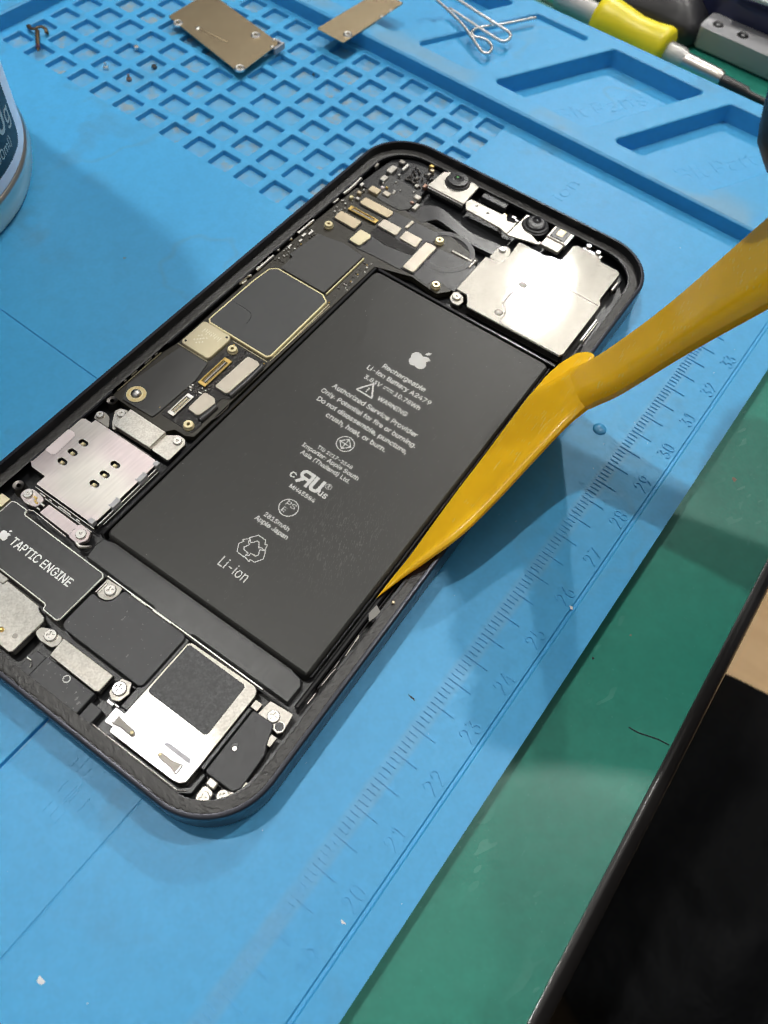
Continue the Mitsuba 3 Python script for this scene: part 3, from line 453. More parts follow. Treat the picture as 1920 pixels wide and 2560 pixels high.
ph('graphite_film', plate(rnd(C1, .5).buffer(-.36), 5.1, 5.2, .03, .3), 'graphite2', CH)
ph('seam', cat(tube(spline([(5.2, 81.0, 5.19), (8.7, 81.0, 5.2), (10.5, 80.6, 5.2), (11.2, 79.4, 5.2), (11.4, 78.0, 5.19)]), .06, 6)), 'black', CH)
C2 = [(5.8, 99.0), (6.9, 98.7), (7.0, 94.6), (18.4, 94.5), (18.55, 108.4), (13.0, 109.0), (6.7, 107.9), (6.5, 104)]
ph('small_chip', plate(C2, 4.4, 5.2, .08, .3), 'graphite', LB); ph('chip_edge', bx(18.75, 94.6, 4.5, 19.0, 108.2, 5.05, .04), 'goldpale', LB)
GS = ph('square_shield', plate([(4.35, 67.0), (4.35, 73.2), (5.0, 73.6), (11.0, 73.6), (11.7, 72.7), (11.6, 66.8), (11.0, 66.35), (4.8, 66.35)], 4.4, 5.2, .15, .6), 'goldsheet', LB)
for x, y in ((5.1, 67.3), (10.75, 72.8)): ph('pinhole', lathe([(0, .02), (.26, .02)], 12, (x, y, 5.2)), 'black', GS)
rg = np.random.default_rng(5)
ph('etched_marks', cat(*[bx(5.6 + .42 * i, 68.0 + .42 * j, 5.2, 5.6 + .42 * i + .3, 68.0 + .42 * j + .3, 5.215, 0, 0) for i in range(1, 6) for j in range(6) if (i * 7 + j * 5) % 3 == 0], *[bx(6.0 + .5 * i, 70.9 + .35 * (i % 2), 5.2, 6.0 + .5 * i + .12, 72.1, 5.215, 0, 0) for i in range(9)]), 'etch', GS)
for x, y in ((13.6, 71.15), (19.0, 52.4), (6.9, 111.6), (28.75, 123.0), (35.45, 111.1)): standoff(x, y, 5.0, LB, .92)
RG = ph('ring_pad', lathe([(1.25, .18), (1.75, .18), (1.85, 0)], 28, (6.6, 51.95, 4.85)), 'gold', LB); ph('ring_fill', lathe([(0, .2), (1.85, .2), (1.85, 0)], 28, (6.6, 51.95, 4.83)), 'goldpale', LB)
ph('dome', lathe([(0, .75), (.5, .66), (.85, .4), (1.0, .1), (1.0, 0)], 24, (6.6, 51.95, 5.03)), 'bright', LB, smooth=True)
for x, y in ((20.45, 107.1), (20.55, 101.0), (20.6, 93.3), (20.4, 72.4), (5.6, 103.3), (12.8, 72.5), (12.0, 52.4), (20.5, 103.6)): ph('solder_dot', lathe([(0, .16), (.16, .12), (.2, 0)], 10, (x, y, 4.72)), 'gold', LB, smooth=True)
def connector(x0, y0, x1, y1, z, parent, end='gold', rim='gold', pins='gold'):
    c = ph('board_connector', bx(x0, y0, z - .5, x1, y1, z, .05, .1), 'epoxy', parent); v = (y1 - y0) > (x1 - x0)
    a, b, p, q = (y0, y1, x0, x1) if v else (x0, x1, y0, y1)
    B = lambda s0, s1, t0, t1, za, zb: bx(t0, s0, za, t1, s1, zb, .02, .02) if v else bx(s0, t0, za, s1, t1, zb, .02, .02)
    ph('end_block', cat(B(a, a + .75, p + .1, q - .1, z, z + .22), B(b - .75, b, p + .1, q - .1, z, z + .22)), end, c)
    ph('rim', cat(B(a, b, p, p + .2, z, z + .28), B(a, b, q - .2, q, z, z + .28)), rim, c)
    ph('pin_rows', cat(*[B(s, s + .12, p + .32 + o, p + .58 + o, z, z + .14) for s in np.arange(a + .95, b - .9, .28) for o in (0, q - p - .9)]), pins, c, kind='stuff')
    ph('tongue', B(a + .9, b - .9, (p + q) / 2 - .13, (p + q) / 2 + .13, z, z + .2), 'dullmetal', c); return c
connector(13.75, 60.9, 15.5, 68.8, 4.95, LB); connector(14.05, 52.2, 15.5, 57.9, 4.95, LB, 'bright', 'bright', 'goldpale'); connector(7.0, 118.6, 14.5, 119.95, 4.85, LB)
rg = np.random.default_rng(17)
def bits(n, x0, y0, x1, y1, z):
    return [bx(x, y, z - .3, x + w, y + h, z + .12 + .2 * rg.random(), .04, .03) for x, y, w, h in zip(rg.uniform(x0, x1, n), rg.uniform(y0, y1, n), rg.uniform(.18, .5, n), rg.uniform(.18, .4, n))]
ph('tiny_components', cat(*bits(26, 12.9, 58.4, 16.0, 60.4, 4.7), *bits(20, 15.7, 60.8, 16.5, 71.5, 4.7), *bits(16, 19.2, 94.8, 21.2, 108, 4.55), *bits(14, 12.5, 69.3, 16.2, 72.6, 4.7), *bits(16, 4.0, 95, 5.8, 108, 4.6)), 'darkmetal', LB, kind='stuff')
ph('tiny_components', cat(*bits(10, 12.9, 58.4, 16.0, 60.4, 4.75), *bits(10, 19.2, 94.8, 21.2, 108, 4.6), *bits(10, 4.0, 96, 5.6, 108, 4.7), *bits(12, 3.6, 112, 6.2, 124, 4.7)), 'bright', LB, kind='stuff')
def flexplate(pts, z0, z1, mat, r=.4):
    f_ = ph('flex_connector', plate(pts, z0, z1, .07, r), mat, LB); ph('flex_base', plate(Polygon(pts).buffer(.22), z0 - .25, z0 + .04, .04, r), 'black', f_); return f_
a_ = flexplate([(16.8, 62.4), (17.0, 71.7), (19.4, 71.8), (20.3, 71.4), (19.9, 62.5), (19.5, 62.1), (17.1, 62.1)], 4.75, 5.2, 'beige2'); ph('fold', tube([(20.6, 71.5, 4.85), (20.7, 67, 4.85), (20.5, 62.2, 4.85)], .55, 10), 'flexgrey', a_, smooth=True)
b_ = flexplate([(16.3, 55.4), (16.25, 59.7), (16.6, 60.0), (18.7, 60.0), (19.6, 59.1), (19.1, 55.4), (18.6, 55.0), (16.6, 55.1)], 4.75, 5.2, 'beige2'); ph('fold', tube([(19.9, 58.8, 4.8), (19.9, 56.5, 4.8), (19.8, 54.6, 4.7)], .6, 10), 'flexgrey', b_, smooth=True)
ph('clip_loop', tube(spline([(21.0, 61.0, 4.6), (21.7, 60.2, 4.8), (21.7, 57.4, 4.8), (21.2, 56.0, 4.6)]), .1, 6), 'darkmetal', LB)
for pts, mt_ in (([(7.8, 122.1), (7.8, 124.4), (15.4, 124.4), (15.8, 123.6), (15.6, 121.9), (8.3, 121.9)], 'beige'), ([(6.3, 114.4), (6.2, 117.2), (11.9, 117.2), (12.0, 114.2)], 'beige'), ([(13.0, 110.7), (13.1, 115.0), (15.9, 115.0), (16.35, 114.2), (15.9, 110.6)], 'goldsheet'), ([(15.2, 118.5), (15.2, 121.1), (20.0, 121.1), (20.3, 118.3)], 'beige2'), ([(21.3, 118.1), (21.2, 121.1), (25.5, 121.1), (25.8, 118.0)], 'beige2'), ([(26.8, 111.2), (26.6, 121.0), (29.4, 121.0), (29.6, 111.3)], 'beige2'), ([(20.25, 121.8), (20.3, 124.7), (21.05, 124.7), (20.95, 121.7)], 'beige2')):
    flexplate(pts, 4.75, 5.1, mt_, .35)
ph('flex_cable', plate([(15.3, 122.2), (15.4, 124.9), (27.5, 125.2), (27.7, 121.6), (26.3, 121.4), (25.9, 117.4), (20.8, 117.6)], 4.55, 4.78, .04, .3), 'flexgrey', LB)
ph('flex_cable', plate([(15.0, 118.1), (20.7, 118.0), (26.4, 117.4), (26.7, 110.5), (20.9, 110.4), (15.0, 110.0), (16.6, 112)], 4.55, 4.72, .04, .3), 'flexgrey', LB)
ph('resin', plate([(15.2, 115.2), (15.2, 118.0), (26.2, 117.6), (26.4, 115.6), (20, 114.6)], 4.6, 4.82, .05, .5), 'epoxy', LB)
ph('flex_cable', plate([(29.8, 111.0), (29.7, 121.5), (39.3, 122.0), (39.3, 112.4), (36.9, 112.6), (35.9, 113), (34, 112.3), (33.6, 110.3)], 4.3, 4.6, .05, .4), 'flexgrey', LB)
AR = trimesh.Trimesh(process=False)
o_ = spline([(17.9, 126.6, 4.6), (19.2, 130.4, 4.75), (22.6, 132.5, 4.9), (27.7, 131.5, 4.8), (32.8, 130.4, 4.6), (40.0, 131.4, 4.4)], 10); i_ = spline([(22.4, 125.8, 4.6), (23.2, 127.4, 4.75), (24.9, 128.7, 4.9), (29.6, 128.0, 4.8), (34.4, 127.2, 4.6), (39.8, 127.6, 4.4)], 10)
nA = len(o_); q_ = np.arange(nA - 1)
AR = trimesh.Trimesh(np.vstack([o_, i_, o_ - [0, 0, 1], i_ - [0, 0, 1]]), np.vstack([np.stack([q_, q_ + nA, q_ + nA + 1], 1), np.stack([q_, q_ + nA + 1, q_ + 1], 1), np.stack([q_, q_ + 1, q_ + 2 * nA + 1], 1), np.stack([q_, q_ + 2 * nA + 1, q_ + 2 * nA], 1), np.stack([q_ + nA, q_ + 3 * nA + 1, q_ + nA + 1], 1), np.stack([q_ + nA, q_ + 3 * nA, q_ + 3 * nA + 1], 1)]), process=False)
part('curved_flex', AR, 'flexgrey', smooth=30, label='curved grey ribbon cable sweeping towards the camera plate')
CD = part('round_coil', lathe([(0, 3.9), (4.4, 3.9), (4.7, 3.75), (4.8, 3.0)], 40, (31.5, 122.9, .55)), 'blackgloss'); part('round_recess', lathe([(5.2, 4.2), (6.4, 4.2), (6.5, 3.0)], 40, (31.5, 121.5, .5)), 'flexgrey')
part('silver_tab', cat(bx(32.4, 122.2, 4.4, 37.6, 122.8, 4.85, .06), bx(37.8, 120.4, 4.3, 38.3, 123.2, 4.9, .06)), 'dullmetal')
# rear camera shield
SHP = [(43.0, 133.2), (43.6, 133.6), (49.7, 133.4), (51, 134.2), (53.1, 134.4), (53.1, 140.2), (53.9, 140.9), (59.8, 140.7), (60.4, 139.6), (64.8, 139.5), (65.5, 138.8), (65.5, 129.2), (66.4, 127.6), (66.5, 110.5), (66.0, 109.6), (44.0, 109.4), (43.2, 111.0), (42.2, 112.3), (39.6, 112.3), (39.5, 124.7), (43.3, 125.5), (43.4, 128)]
SH = part('camera_shield', plate(SHP, 4.0, 5.75, .14, .3), 'shield', label='large silver camera shield plate catching a bright glare')
ph('overlay', plate([(66.35, 127.1), (52.3, 127.5), (51.8, 127.1), (52.0, 122.1), (51.3, 120.5), (50.0, 119.8), (49.6, 118.8), (49.6, 115.0), (51.1, 113.6), (51.6, 112.4), (51.6, 110.5), (52.2, 109.75), (65.9, 109.75), (66.35, 110.6)], 5.7, 5.86, .05, .25), 'shield', SH)
ph('tab', plate([(40.1, 125.2), (40.1, 129.3), (41.2, 130.7), (42.6, 130.6), (43.4, 129), (43.5, 125.3)], 4.4, 5.5, .1, .5), 'steel', SH)
ph('seam', tube([(66.3, 127.2, 5.79), (52.25, 127.6, 5.79), (51.7, 127.15, 5.79), (51.9, 122.1, 5.79), (51.2, 120.6, 5.79), (49.9, 119.9, 5.79), (49.5, 118.8, 5.79), (49.5, 115.0, 5.79), (51.0, 113.6, 5.79), (51.5, 112.4, 5.79), (51.5, 110.5, 5.79), (52.0, 109.8, 5.79)], .09, 6), 'darkmetal', SH)
for x, y in ((50.3, 122.4), (50.2, 112.2)): ph('dimple', lathe([(0, .03), (.35, .05), (.75, .1), (.85, .03), (.9, 0)], 20, (x, y, 5.75)), 'dullmetal', SH)
B3 = part('bracket', plate([(39.8, 109.5), (39.5, 111.5), (40.4, 112.2), (42.0, 111.6), (42.7, 110.4), (42.6, 108.8), (41, 108.6)], 4.2, 5.5, .1, .5), 'steel'); screw(41.0, 110.4, 5.45, .9, 'tri', B3); screw(41.4, 128.9, 5.45, .8, 'tri', SH)
part('shield_shadow_gap', plate([(42.9, 134), (49.6, 134), (52.7, 135.2), (52.6, 141.3), (53.8, 142.3), (61, 142), (66, 141), (66.6, 136), (60, 136), (44, 130)], 2.6, 3.6, .1, .4), 'black')
# front cameras
FC = part('front_camera', plate([(16.8, 136.5), (17.1, 143.0), (18.5, 143.9), (19.2, 142.2), (22, 139.8), (24.4, 144.3), (26.4, 143.7), (26.7, 136.4)], 5.15, 5.5, .06, .25), 'white'); ph('body', bx(17.3, 136.8, 3, 26.2, 143, 5.1), 'black', FC)
ph('edge_line', cat(bx(17.0, 136.15, 4.4, 26.6, 136.35, 5.2, .03)), 'bright', FC)
ph('lens_barrel', lathe([(0, 6.5), (1.2, 6.5), (1.4, 6.62), (2.4, 6.55), (2.5, 6.35), (2.5, 6.0), (2.75, 5.95), (2.8, 5.6), (3.0, 5.5), (3.0, 3.5)], 36, (21.7, 141.7, 0)), 'black', FC, smooth=35); ph('lens_glass', lathe([(0, .14), (.5, .1), (.95, 0)], 24, (21.4, 142.1, 6.5)), 'lens', FC, smooth=True); ph('lens_coating', lathe([(0, .1), (.28, .08), (.34, 0)], 16, (21.35, 142.1, 6.6)), 'lensdot', FC, smooth=True)
IR = part('proximity_sensor', bx(28.2, 142.0, 3.5, 34.6, 144.6, 4.9, .1, .2), 'flexgrey'); ph('dot', lathe([(0, .02), (.35, .02)], 12, (29.3, 143.3, 4.9)), 'black', IR)
MP = part('sensor_plate', plate([(26.6, 137.4), (27.1, 139.1), (36.6, 139.3), (37.2, 138.2), (38.8, 138.4), (39.4, 139.6), (39.4, 134.2), (37.4, 135.0), (28.0, 135.4)], 5.0, 5.35, .06, .2), 'white')
for x, y in ((29.3, 137.9), (32.6, 137.4)): ph('pinhole', lathe([(0, .02), (.3, .02)], 12, (x, y, 5.35)), 'black', MP)
part('gold_contact', bx(35.3, 139.5, 4.4, 36.3, 140.3, 5.1), 'gold'); part('sensor_bits', cat(bx(37.2, 140.3, 4.4, 38.3, 141.2, 4.9), bx(38.4, 140.0, 4.4, 39.2, 140.6, 4.8)), 'dullmetal')
F2 = part('infrared_camera', plate([(39.5, 134.0), (39.8, 142.9), (40.6, 142.9), (41.1, 139.2), (46.3, 136.4), (46.7, 139.6), (46.9, 135.9)], 5.05, 5.4, .06, .25), 'white')
ph('lens_barrel', lathe([(0, 6.55), (1.6, 6.6), (2.1, 6.5), (2.3, 6.3), (2.3, 6.0), (2.8, 5.9), (2.85, 5.5), (3.1, 5.4), (3.1, 3.5)], 36, (43.2, 140.7, 0)), 'black', F2, smooth=35); ph('lens_glass', lathe([(0, .12), (.7, .08), (1.3, 0)], 24, (43.0, 141.3, 6.56)), 'lens', F2, smooth=True)
FL = part('dot_projector', cat(bx(46.9, 136.4, 4.6, 51.4, 139.6, 5.4, .1, .15), bx(46.9, 139.2, 4.6, 51.6, 143.3, 5.75, .1, .15)), 'white'); ph('window', bx(47.5, 139.6, 5.7, 51.0, 143.1, 5.95, .06, .1), 'flexgrey', FL); ph('gold_window', bx(48.4, 140.6, 5.9, 50.0, 143.0, 6.0, .05, .1), 'beige', FL)
ph('side_strip', bx(51.65, 138.8, 4.5, 51.9, 143.2, 5.9, .03, .05), 'bright', FL)
TS = part('top_tab', bx(55.0, 140.9, 3.8, 59.8, 142.4, 4.9), 'dullmetal'); screw(55.9, 142.9, 4.9, .62, 'tri', TS); screw(58.5, 142.4, 4.9, .62, 'tri', TS); part('gold_contact', bx(56.6, 144.0, 4.4, 57.0, 144.5, 5.1), 'gold')
part('side_latch', cat(bx(67.2, 116.6, 4, 67.6, 123.9, 5.4, .06), bx(67.75, 116.8, 4.2, 68.0, 123.6, 5.3, .05)), 'bright'); part('side_latch', bx(65.9, 133.8, 4, 66.4, 136.8, 5.3, .06), 'dullmetal')
# springs along the left wall
part('side_springs', cat(tube([(3.4, 91.0, 4.9), (3.45, 96.6, 4.9)], .28, 6), tube([(3.3, 98.4, 4.9), (2.8, 99.2, 4.9), (2.75, 102.2, 4.9), (3.3, 103.2, 4.9)], .27, 6), tube([(3.3, 105.3, 4.9), (3.35, 110.9, 4.9)], .28, 6), tube([(3.0, 85.7, 4.9), (3.0, 88.4, 4.9), (3.5, 89.2, 4.8)], .3, 6), tube([(3.5, 86.2, 4.7), (3.5, 87.6, 4.7)], .2, 6), tube([(3.35, 122.0, 5.0), (3.5, 124.3, 5.0), (3.3, 129.0, 5.0)], .34, 6), tube([(3.3, 118.2, 4.8), (3.3, 120.2, 4.8)], .22, 6)), 'bright', smooth=40)
part('side_springs', cat(*[bx(2.5 + .1 * (i % 2), y, 4.3, 2.85, y + .9, 4.8, .05) for i, y in enumerate((91.5, 93.0, 95.3, 105.6, 107.2, 109.6))], bx(4.2, 105.2, 4.4, 4.8, 106.4, 5.0), bx(4.9, 106.6, 4.4, 5.4, 108.2, 4.9), bx(4.7, 103.6, 4.4, 5.2, 104.6, 4.9), bx(4.0, 100.6, 4.4, 4.4, 101.8, 4.9)), 'bright')
for y0, y1 in ((61.1, 61.9), (58.3, 60.3), (54.7, 56.3), (52.8, 53.5)): part('side_terminal', bx(1.95, y0, 3.8, 2.75, y1, 4.9, .1), 'bright')
# top-left corner parts
TL = part('flash_module', plate([(7.3, 134.9), (13.5, 134.5), (16.4, 134.2), (17.6, 132.4), (17.5, 127.6), (16.0, 126.0), (11.3, 125.9), (9.4, 126.4), (8.8, 129)], 3.6, 4.75, .08, .3), 'graphite')
for i, (x, y, sx, sy, h, mt_) in enumerate([(8.1, 127.6, 2.6, 1.9, .5, 'beige'), (10.9, 128.4, 1.7, 1.4, .45, 'beige2'), (7.4, 132.4, 1.4, 2.0, .5, 'steel'), (7.0, 136.2, 1.6, 2.8, .5, 'steel'), (7.4, 140.0, 1.5, 1.1, .5, 'dullmetal'), (9.0, 139.0, .8, 2.6, .4, 'bright'), (10.2, 133.2, .5, .5, .4, 'bright'), (13.1, 137.6, .5, .4, .4, 'bright'), (8.2, 130.9, .5, .5, .5, 'bright'), (15.3, 133.0, .4, .6, .4, 'bright'), (6.2, 126.0, .5, .5, .6, 'bright'), (12.6, 131.4, .4, .4, .4, 'bright'), (14.6, 135.4, 1.0, 1.0, .3, 'steel'), (17.0, 132.0, 1.5, 1.4, .4, 'white'), (18.6, 128.9, 1.0, 2.2, .6, 'white'), (4.8, 127.2, .8, 1.2, .6, 'bright'), (5.9, 124.6, 1.0, .8, .6, 'beige'), (9.4, 135.7, .6, .6, .5, 'bright'), (11.7, 130.4, .8, .5, .4, 'bright'), (11.9, 129.7, .6, .9, .35, 'steel'), (8.9, 129.6, .8, .7, .5, 'sticker'), (9.7, 130.2, .7, .5, .5, 'gold'), (13.7, 143.2, 1.2, .9, .6, 'gold'), (14.6, 141.9, 1.0, .9, .6, 'beige'), (14.7, 140.4, .8, 1.0, .5, 'dullmetal'), (3.5, 135.0, .6, 1.6, .6, 'dullmetal'), (16.2, 136.4, .9, 1.2, .4, 'copper'), (6.7, 122.9, 1.0, .8, .4, 'steel'), (5.3, 122.3, .8, 1.0, .5, 'goldpale'), (17.0, 129.8, .9, .7, .4, 'copper')]):
    ph('component', bx(x - sx / 2, y - sy / 2, 4.3, x + sx / 2, y + sy / 2, 4.75 + h, .12, .15), mt_, TL)
rg = np.random.default_rng(11)
ph('tiny_components', cat(*[bx(x, y, 4.4, x + .3 + .3 * rg.random(), y + .25, 4.8 + .2 * rg.random(), .05, .03) for x, y in zip(10.5 + 5.5 * rg.random(46), 135.6 + 5.0 * rg.random(46))]), 'darkmetal', TL, kind='stuff')
part('corner_tray', plate([(3.5, 128), (4.5, 141), (8, 143.8), (16.5, 144), (16.6, 136), (18, 127)], 2.6, 4.3, .1, .8), 'black')

# ---------------------------------------------------------------- yellow prying tool
SEC = [[(-13.4, 20.8, 5.3), (-13.4, 20.7, 5.7), (-13.0, 20.7, 5.4)], [(-8.7, 21.0, 5.3), (-8.4, 19.8, 7.0), (-7.9, 19.0, 6.4)], [(-3.6, 21.1, 5.3), (-4.1, 18.7, 9.2), (-4.1, 17.1, 8.2)], [(4.6, 21.7, 5.3), (2.0, 16.7, 11.8), (2.1, 14.7, 10.4)], [(12.9, 22.2, 5.4), (9.7, 15.4, 13.8), (9.9, 13.3, 12.2)], [(22.4, 22.6, 5.6), (17.8, 14.6, 15.8), (18.5, 12.3, 14.0)], [(32.5, 23.1, 6.0), (24.9, 14.0, 17.6), (24.8, 11.4, 15.8)], [(39.8, 23.3, 6.4), (28.8, 13.6, 19.0), (28.2, 10.7, 17.0)], [(44.2, 22.1, 7.0), (30.7, 13.4, 20.0), (29.7, 10.1, 18.0)], [(47.9, 20.5, 8.2), (31.6, 13.2, 21.0), (31.3, 9.4, 19.0)], [(47.0, 18.3, 12.1), (31.9, 11.7, 24.1), (31.5, 8.3, 21.1)], [(46.2, 15.0, 19.2), (32.0, 8.9, 28.9), (31.9, 5.7, 26.1)], [(45.6, 9.0, 35.0), (34.1, 3.5, 42.1), (33.4, 0.0, 38.7)], [(46.0, 2.6, 55.5), (35.4, -2.5, 54.5), (34.4, -5.5, 49.7)], [(46.5, -5.8, 82.2), (37.1, -10.2, 70.7), (35.7, -12.6, 64.0)], [(47.1, -14.2, 108.9), (38.8, -17.9, 86.9), (37.0, -19.7, 78.3)]]
_l = lambda a, b, w: [tuple(p + (q - p) * w for p, q in zip(u, v)) for u, v in zip(a, b)]
SEC = SEC[:9] + [_l(SEC[8], SEC[9], .8), SEC[9], _l(SEC[9], SEC[10], .25)] + SEC[10:]      # a tight bend where the handle meets the blade
def tool(sec, sub=5, cut=0.16):
    lines = [spline([s[q] for s in sec], sub) for q in range(3)]; n = len(lines[0]); V = []; m = 0
    for i in range(n):
        a, b, c = (l[i] for l in lines)
        g = min(1, i / 12); d = a + (c - b) * (.8 if i > 55 else .45); d = d + np.array([0, 0, -.25 * g])
        quad = np.array([a, b, c, d]); cen = quad.mean(0); ring_ = []
        for q in range(4):                                    # a softened corner: three points each
            p, l, r = quad[q], quad[q - 1], quad[(q + 1) % 4]; w1, w2 = ((.06, .2), (.22, .5), (.5, .5), (.3, .2))[q]
            e1, e2 = p + (l - p) * w1, p + (r - p) * w2
            for s_ in (0, .17, .33, .5, .67, .83, 1): ring_.append((1 - s_) ** 2 * e1 + 2 * s_ * (1 - s_) * p + s_ * s_ * e2)
        V.append(ring_); m = len(ring_)
    V = np.array(V).reshape(-1, 3); fs = []
    for i in range(n - 1):
        for q in range(m):
            r = (q + 1) % m; fs += [[i * m + q, i * m + r, (i + 1) * m + r], [i * m + q, (i + 1) * m + r, (i + 1) * m + q]]
    L = len(V); V = np.vstack([V, V[:m].mean(0), V[-m:].mean(0)])
    for q in range(m):
        r = (q + 1) % m; fs += [[L, r, q], [L + 1, (n - 1) * m + q, (n - 1) * m + r]]
    t = trimesh.Trimesh(V, fs, process=False); t.fix_normals(); return t
PT = thing('pry_tool', 'yellow plastic prying tool wedged under the battery edge, handle rising out of frame', 'pry tool')
add('handle', tool(SEC), 'pry', PT, smooth=55)
ear = np.array([(39.8, 23.2, 6.6), (44.7, 23.0, 7.4), (48.4, 22.3, 8.2), (51.9, 20.9, 9.0), (53.2, 19.3, 9.4), (53.0, 17.6, 9.8), (49.0, 17.6, 9.9), (45.0, 18.2, 9.6), (41.2, 19.2, 9.0)])
eh = m3.Manifold.hull_points(np.vstack([ear, ear - [0, 0, .9]])).refine_to_length(.8); eh = trimesh.smoothing.filter_taubin(as_tm(eh), iterations=6)
add('shoulder', eh, 'pry', PT, smooth=True)

# ---------------------------------------------------------------- things lying on the mat
CN = thing('spray_can', 'white spray can with dark blue label standing on the mat at the left edge', 'spray can'); CC = at(-4.2, 174.2, 0)
add('rim', lathe([(30, .9), (33, .2), (36.5, 0.05), (37.8, .6), (38.6, 2.6), (39.1, 5.0), (39.05, 6.6), (38.7, 7.3), (38.3, 7.6)], 120), 'can_metal', CN, CC, smooth=40)
add('body', lathe([(38.0, 7.4), (38.35, 7.9), (38.35, 215), (36, 224), (24, 236), (0, 240)], 120), 'can_white', CN, CC, smooth=40)
def wrap(m, z0, r, ang0):
    m = as_tm(m).copy(); m = m.subdivide_to_size(2.5) if hasattr(m, 'subdivide_to_size') else m; v = m.vertices.copy(); t = np.radians(ang0) + v[:, 0] / r; q = r + v[:, 2]
    m.vertices = np.c_[q * np.cos(t), q * np.sin(t), z0 + v[:, 1]]; return m
lab = rnd(sbox(-78, 10.6, 0, 70), 3.2, 8)
add('label_print', wrap(xpoly(lab, .04), 0, 38.37, -45.2), 'can_label', CN, CC, label='dark blue rounded label panel', smooth=40)
add('label_text', cat(wrap(words('g', 0, 2.7, 0, 0, 3.9, False, .05), 16.3, 38.41, -51.9), wrap(words('00', -8.5, 0, 0, 0, 5.4, True, .05), 16.6, 38.41, -53.0), wrap(words('(500ml)', -10.6, 0, 0, 0, 2.1, False, .05), 12.9, 38.41, -53.6)), 'white', CN, CC)

def sheet(pts, z0, z1, r=.8): return plate(pts, z0, z1, .08, r)
def warp(m, f): m = as_tm(m).copy(); v = m.vertices.copy(); v[:, 2] += f(v[:, 0], v[:, 1]); m.vertices = v; return m
S_A = thing('shield_plate', 'wide pale gold metal shield plate lying over the mat wells', 'metal plate', 'loose gold shield plates on the mat')
tilt = lambda x, y: .03 * (x - 84) + .015 * (168 - y)
add('sheet', warp(sheet([(89.4, 170), (83.3, 139.6), (84.0, 138.4), (99.2, 139.2), (100.0, 140.2), (105.6, 170)], 1.5, 1.75, .5), tilt), 'plate', S_A)
for x, y in ((88.7, 165.6), (84.6, 139.6)): add('grommet', warp(lathe([(.5, .1), (.55, .35), (1.05, .4), (1.35, .1), (1.4, -.3)], 24, (x, y, 1.75)), tilt), 'bright', S_A, smooth=30)
add('grommet', warp(lathe([(.5, .1), (.55, .35), (1.05, .4), (1.35, .1), (1.4, -.3)], 24, (98.2, 146.2, 1.75)), tilt), 'bright', S_A, smooth=30)
add('rib', warp(tube([(90.6, 159.6, 1.72), (90.9, 154.6, 1.72), (91.2, 150.0, 1.68)], .42, 10, flat=.7), tilt), 'plate', S_A, smooth=True); add('rivet', warp(lathe([(0, .35), (.4, .3), (.75, 0)], 18, (90.5, 160.0, 1.75)), tilt), 'bright', S_A, smooth=True)
add('foot', warp(cat(bx(97.0, 138.3, .1, 101.0, 138.9, 1.7, .1, .1), bx(100.2, 138.5, .1, 100.8, 142.0, 1.7, .1, .1)), tilt), 'greycase', S_A)
for x, y in ((97.2, 139.6), (100.0, 141.4)): add('weld_dot', warp(lathe([(0, .3), (.4, .2), (.5, 0)], 14, (x, y, 1.75)), tilt), 'bright', S_A, smooth=True)
S_B = thing('shield_plate', 'narrow pale gold metal plate bridging the raised tray edge', 'metal plate', 'loose gold shield plates on the mat')
tb = lambda x, y: .012 * (x - 122)
add('sheet', warp(sheet([(109.6, 125.2), (109.9, 134.6), (136.5, 133.6), (136.3, 124.9)], 4.25, 4.5, .4), tb), 'plate', S_B)
for x, y in ((113.2, 126.6), (135.2, 131.8)): add('grommet', warp(lathe([(.45, .05), (.5, .4), (1.0, .45), (1.3, .1), (1.3, -.2)], 24, (x, y, 4.5)), tb), 'bright', S_B, smooth=30)
for x, y in ((126.5, 125.3), (130.5, 125.2)): add('weld_dot', warp(lathe([(0, .3), (.4, .2), (.5, 0)], 14, (x, y, 4.5)), tb), 'bright', S_B, smooth=True)
cl = [(157.0, 93.6, 4.6), (147.6, 98.3, 4.7), (142.0, 101.6, 4.8), (139.4, 102.6, 4.9), (137.0, 102.2, 4.9), (136.2, 100.5, 4.8), (137.0, 99.1, 4.8), (137.1, 97.0, 4.8), (135.8, 94.8, 4.7), (133.2, 93.7, 4.6), (131.9, 94.6, 4.6), (132.6, 96.5, 4.6), (137.1, 104.5, 5.3), (140.0, 111.2, 5.6), (142.4, 118.0, 5.8), (143.3, 120.4, 6.0), (145.2, 120.9, 6.2), (146.6, 119.2, 6.2), (145.9, 112.6, 6.2), (144.2, 101.4, 6.0), (143.6, 94.6, 5.6), (142.1, 93.0, 5.3), (140.1, 93.1, 5.1), (139.4, 95.0, 5.0), (140.8, 103.9, 5.0), (142.7, 113.5, 5.0)]
o = add('wire_clip', tube(spline(cl, 8), .46, 10), 'wire', smooth=True); labels[o] = {'label': 'bent silver wire clip, half unfolded, lying on the shallow blue tray', 'category': 'wire clip'}
BS = thing('burnt_screw', 'long heat-coloured dark screw with a bent strip under its head', 'screw')
add('shank', tube([(61.6, 190.2, 1.0), (59.5, 187.8, .8), (57.4, 185.2, .6), (56.2, 183.8, .5)], [.62, .55, .5, .2], 10), 'burnt', BS, smooth=True); add('tip', tube([(57.6, 185.5, .62), (56.9, 184.6, .58)], .56, 10), 'violet', BS)
add('bent_strip', tube(spline([(62.0, 194.2, .8), (61.4, 192.8, .9), (61.6, 191.3, 1.2), (63.2, 190.6, 1.4), (63.6, 189.4, 1.2), (62.8, 187.9, .9)]), .62, 8, flat=.5), 'burnt', BS, smooth=True)
